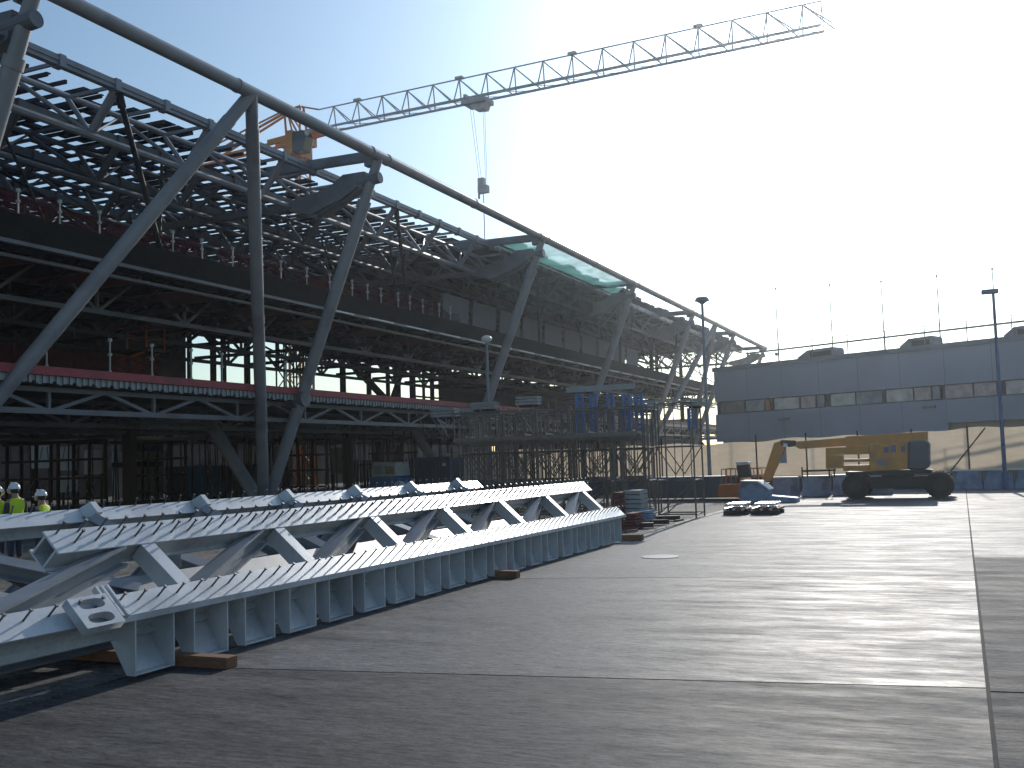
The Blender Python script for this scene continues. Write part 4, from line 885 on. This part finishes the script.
# ---------------------------------------------------------------- workers
def skin_obj(name, pts, edges, rad, mt, parent, root=0, sub=2, smooth=True):
    me = bpy.data.meshes.new(name); o0 = LOC[parent.name]; me.from_pydata([Vector(p) for p in pts], edges, []); me.materials.append(mt)
    o = bpy.data.objects.new(name, me); col.objects.link(o); o.parent = parent
    s = o.modifiers.new('skin', 'SKIN'); s.use_smooth_shade = True
    for i, v in enumerate(me.skin_vertices[0].data): v.radius = (rad[i] if isinstance(rad[i], tuple) else (rad[i], rad[i])); v.use_root = (i == root)
    sb = o.modifiers.new('sub', 'SUBSURF'); sb.levels = sb.render_levels = sub; return o
def person(px, py, y, face, label, lean=0, cloth='jacket'):
    top = at(px, py, y=y); hz = top.z; r_ = thing('person', label, 'person', (top.x, y, hz-1.86), 'workers in white helmets behind the trusses'); r_.rotation_euler.z = face
    # local: faces +y ; 1.78 m tall body, helmet top 1.86
    P_ = [(0, 0, .98), (0, -.01, 1.18), (0, -.01, 1.38), (0, .0, 1.50), (0, .03, 1.60), (0, .05, 1.70)]
    E_ = [(0, 1), (1, 2), (2, 3), (3, 4), (4, 5)]; Rr = [(.16, .11), (.15, .105), (.17, .11), (.065, .06), (.075, .09), (.07, .085)]
    for s in (-1, 1):
        b = len(P_); P_ += [(s*.19, -.01, 1.42), (s*.25, 0, 1.14), (s*.26, .12, .90), (s*.25, .2, .82)]; E_ += [(2, b), (b, b+1), (b+1, b+2), (b+2, b+3)]; Rr += [.06, .048, .032, (.018, .035)]
        for f, (fx, fz, ln) in enumerate(((-.03, 0, .075), (-.01, .0, .085), (.01, .0, .08), (.03, .0, .065))):
            c_ = len(P_); P_ += [(s*(.25)+fx*.3, .2+.045, .80-f*.012), (s*.25+fx*.3, .2+ln+.01, .75-f*.014)]; E_ += [(b+3, c_), (c_, c_+1)]; Rr += [.009, .008]
        c_ = len(P_); P_ += [(s*.22, .2, .80), (s*.205, .235, .775)]; E_ += [(b+3, c_), (c_, c_+1)]; Rr += [.011, .009]
        b = len(P_); P_ += [(s*.10, 0, .86), (s*.11, .02, .50), (s*.11, 0, .09), (s*.11, .14, .045)]; E_ += [(0, b), (b, b+1), (b+1, b+2), (b+2, b+3)]; Rr += [.09, .06, .042, (.045, .035)]
    skin_obj('body', P_, E_, Rr, M['skin'], r_)
    h = MB(); h.v = [Vector(v) for v in []]
    def loc_build(mb, name, mt, par=r_, **k):
        mb.v = [v+LOC[r_.name] for v in mb.v]; return mb.build(name, mt, par, **k)
    q = MB(); q.dome((0, .045, 1.70), .125, .15, .155, 18, 8); q.tube((0, .06, 1.695), (0, .07, 1.705), .155, 18, .15); q.prism([(-.07, .18, 1.69), (.07, .18, 1.69), (.05, .25, 1.675), (-.05, .25, 1.675)], (0, 0, .012)); q.bar((0, -.08, 1.80), (0, .16, 1.84), .03, .03); loc_build(q, 'helmet', M['helmet'], smooth=True)
    q = MB(); q.dome((0, .02, 1.66), .088, .10, .09, 14, 8, full=True); loc_build(q, 'hair', M['hair'], smooth=True)
    q = MB(); q.prism([(-.012, .12, 1.66), (.012, .12, 1.66), (.016, .165, 1.62), (-.016, .165, 1.62)], (0, -.03, -.012)); loc_build(q, 'nose', M['skin'])
    q = MB(); q.dome((-.03, .128, 1.66), .01, .008, .008, 8, 6, full=True); q.dome((.03, .128, 1.66), .01, .008, .008, 8, 6, full=True); loc_build(q, 'eyes', M['black'])
    q = MB(); q.box((-.025, .128, 1.588), (.025, .138, 1.596)); loc_build(q, 'mouth', M['maroon'])
    Pv = [(0, 0, .92), (0, -.01, 1.15), (0, -.01, 1.36), (0, 0, 1.47), (-.19, -.01, 1.43), (.19, -.01, 1.43)]
    skin_obj('vest', Pv, [(0, 1), (1, 2), (2, 3), (2, 4), (2, 5)], [(.19, .14), (.18, .135), (.19, .14), (.08, .08), (.085, .085), (.085, .085)], M['hivis'], r_)
    for s in (-1, 1): skin_obj('sleeve', [(s*.2, -.01, 1.41), (s*.255, 0, 1.14), (s*.262, .11, .93)], [(0, 1), (1, 2)], [.078, .062, .046], M[cloth], r_)
    skin_obj('trousers', [(0, 0, .96), (-.10, 0, .84), (-.11, .02, .5), (-.11, 0, .10), (.10, 0, .84), (.11, .02, .5), (.11, 0, .10)], [(0, 1), (1, 2), (2, 3), (0, 4), (4, 5), (5, 6)], [(.18, .13), .11, .08, .065, .11, .08, .065], M['jean'], r_)
    for s in (-1, 1): q = MB(); q.dome((s*.11, .06, .0), .06, .15, .1, 12, 5); loc_build(q, 'boot', M['black'], smooth=True)
    q = MB(); 
    for z in (1.05, 1.22): q.tube((0, -.01, z), (0, -.01, z+.05), .01, 4)
    # reflective bands follow the vest
    q = MB(); vs = []; n_ = 24
    for z in (1.08, 1.135):
        for i in range(n_): a = 2*math.pi*i/n_; vs.append((.196*math.cos(a), -.01+.15*math.sin(a), z))
    q.add(vs, [(i, (i+1) % n_, n_+(i+1) % n_, n_+i) for i in range(n_)]); loc_build(q, 'reflective_band', M['reflect'])
    return r_, hz-1.86
pz = []
pz.append(person(15.5, 482, 17.8, R_(85), 'worker in white helmet and yellow vest seen mostly from behind, head bent left'))
pz.append(person(42.5, 489, 18.4, R_(100), 'worker in white helmet and dark jacket with only a little vest showing'))
pz.append(person(-3, 485, 17.6, R_(40), 'worker cut off by the left edge of the photo, in yellow vest'))
# planks they stand on
for i, (r_, z) in enumerate(pz):
    if z > .02:
        x, y = r_.location.x, r_.location.y; q = MB(); q.box((x-.5, y-.5, 0), (x+.5, y+.5, z-.002)); o = q.build('timber_pallet', M['timber']); tag(o, ['timber pallet under the worker bending his head', 'timber pallet under the worker in the dark jacket', 'timber pallet under the worker at the left edge'][i], 'pallet', 'pallets under the workers')

# ---------------------------------------------------------------- haze
hz = MB().box((-110, -12, -1.5), (70, 200, 46)); hm = bpy.data.materials.new('haze'); hm.use_nodes = True; n = hm.node_tree.nodes; n.remove(n['Principled BSDF'])
pv = n.new('ShaderNodeVolumePrincipled'); pv.inputs['Color'].default_value = (.86, .93, 1, 1); pv.inputs['Density'].default_value = .0004; pv.inputs['Anisotropy'].default_value = .8
hm.node_tree.links.new(pv.outputs[0], n['Material Output'].inputs['Volume'])
ho = hz.build('haze', hm); ho['kind'] = 'stuff'
# anything beyond the box stays outside it: trim the ground box into its own sheet
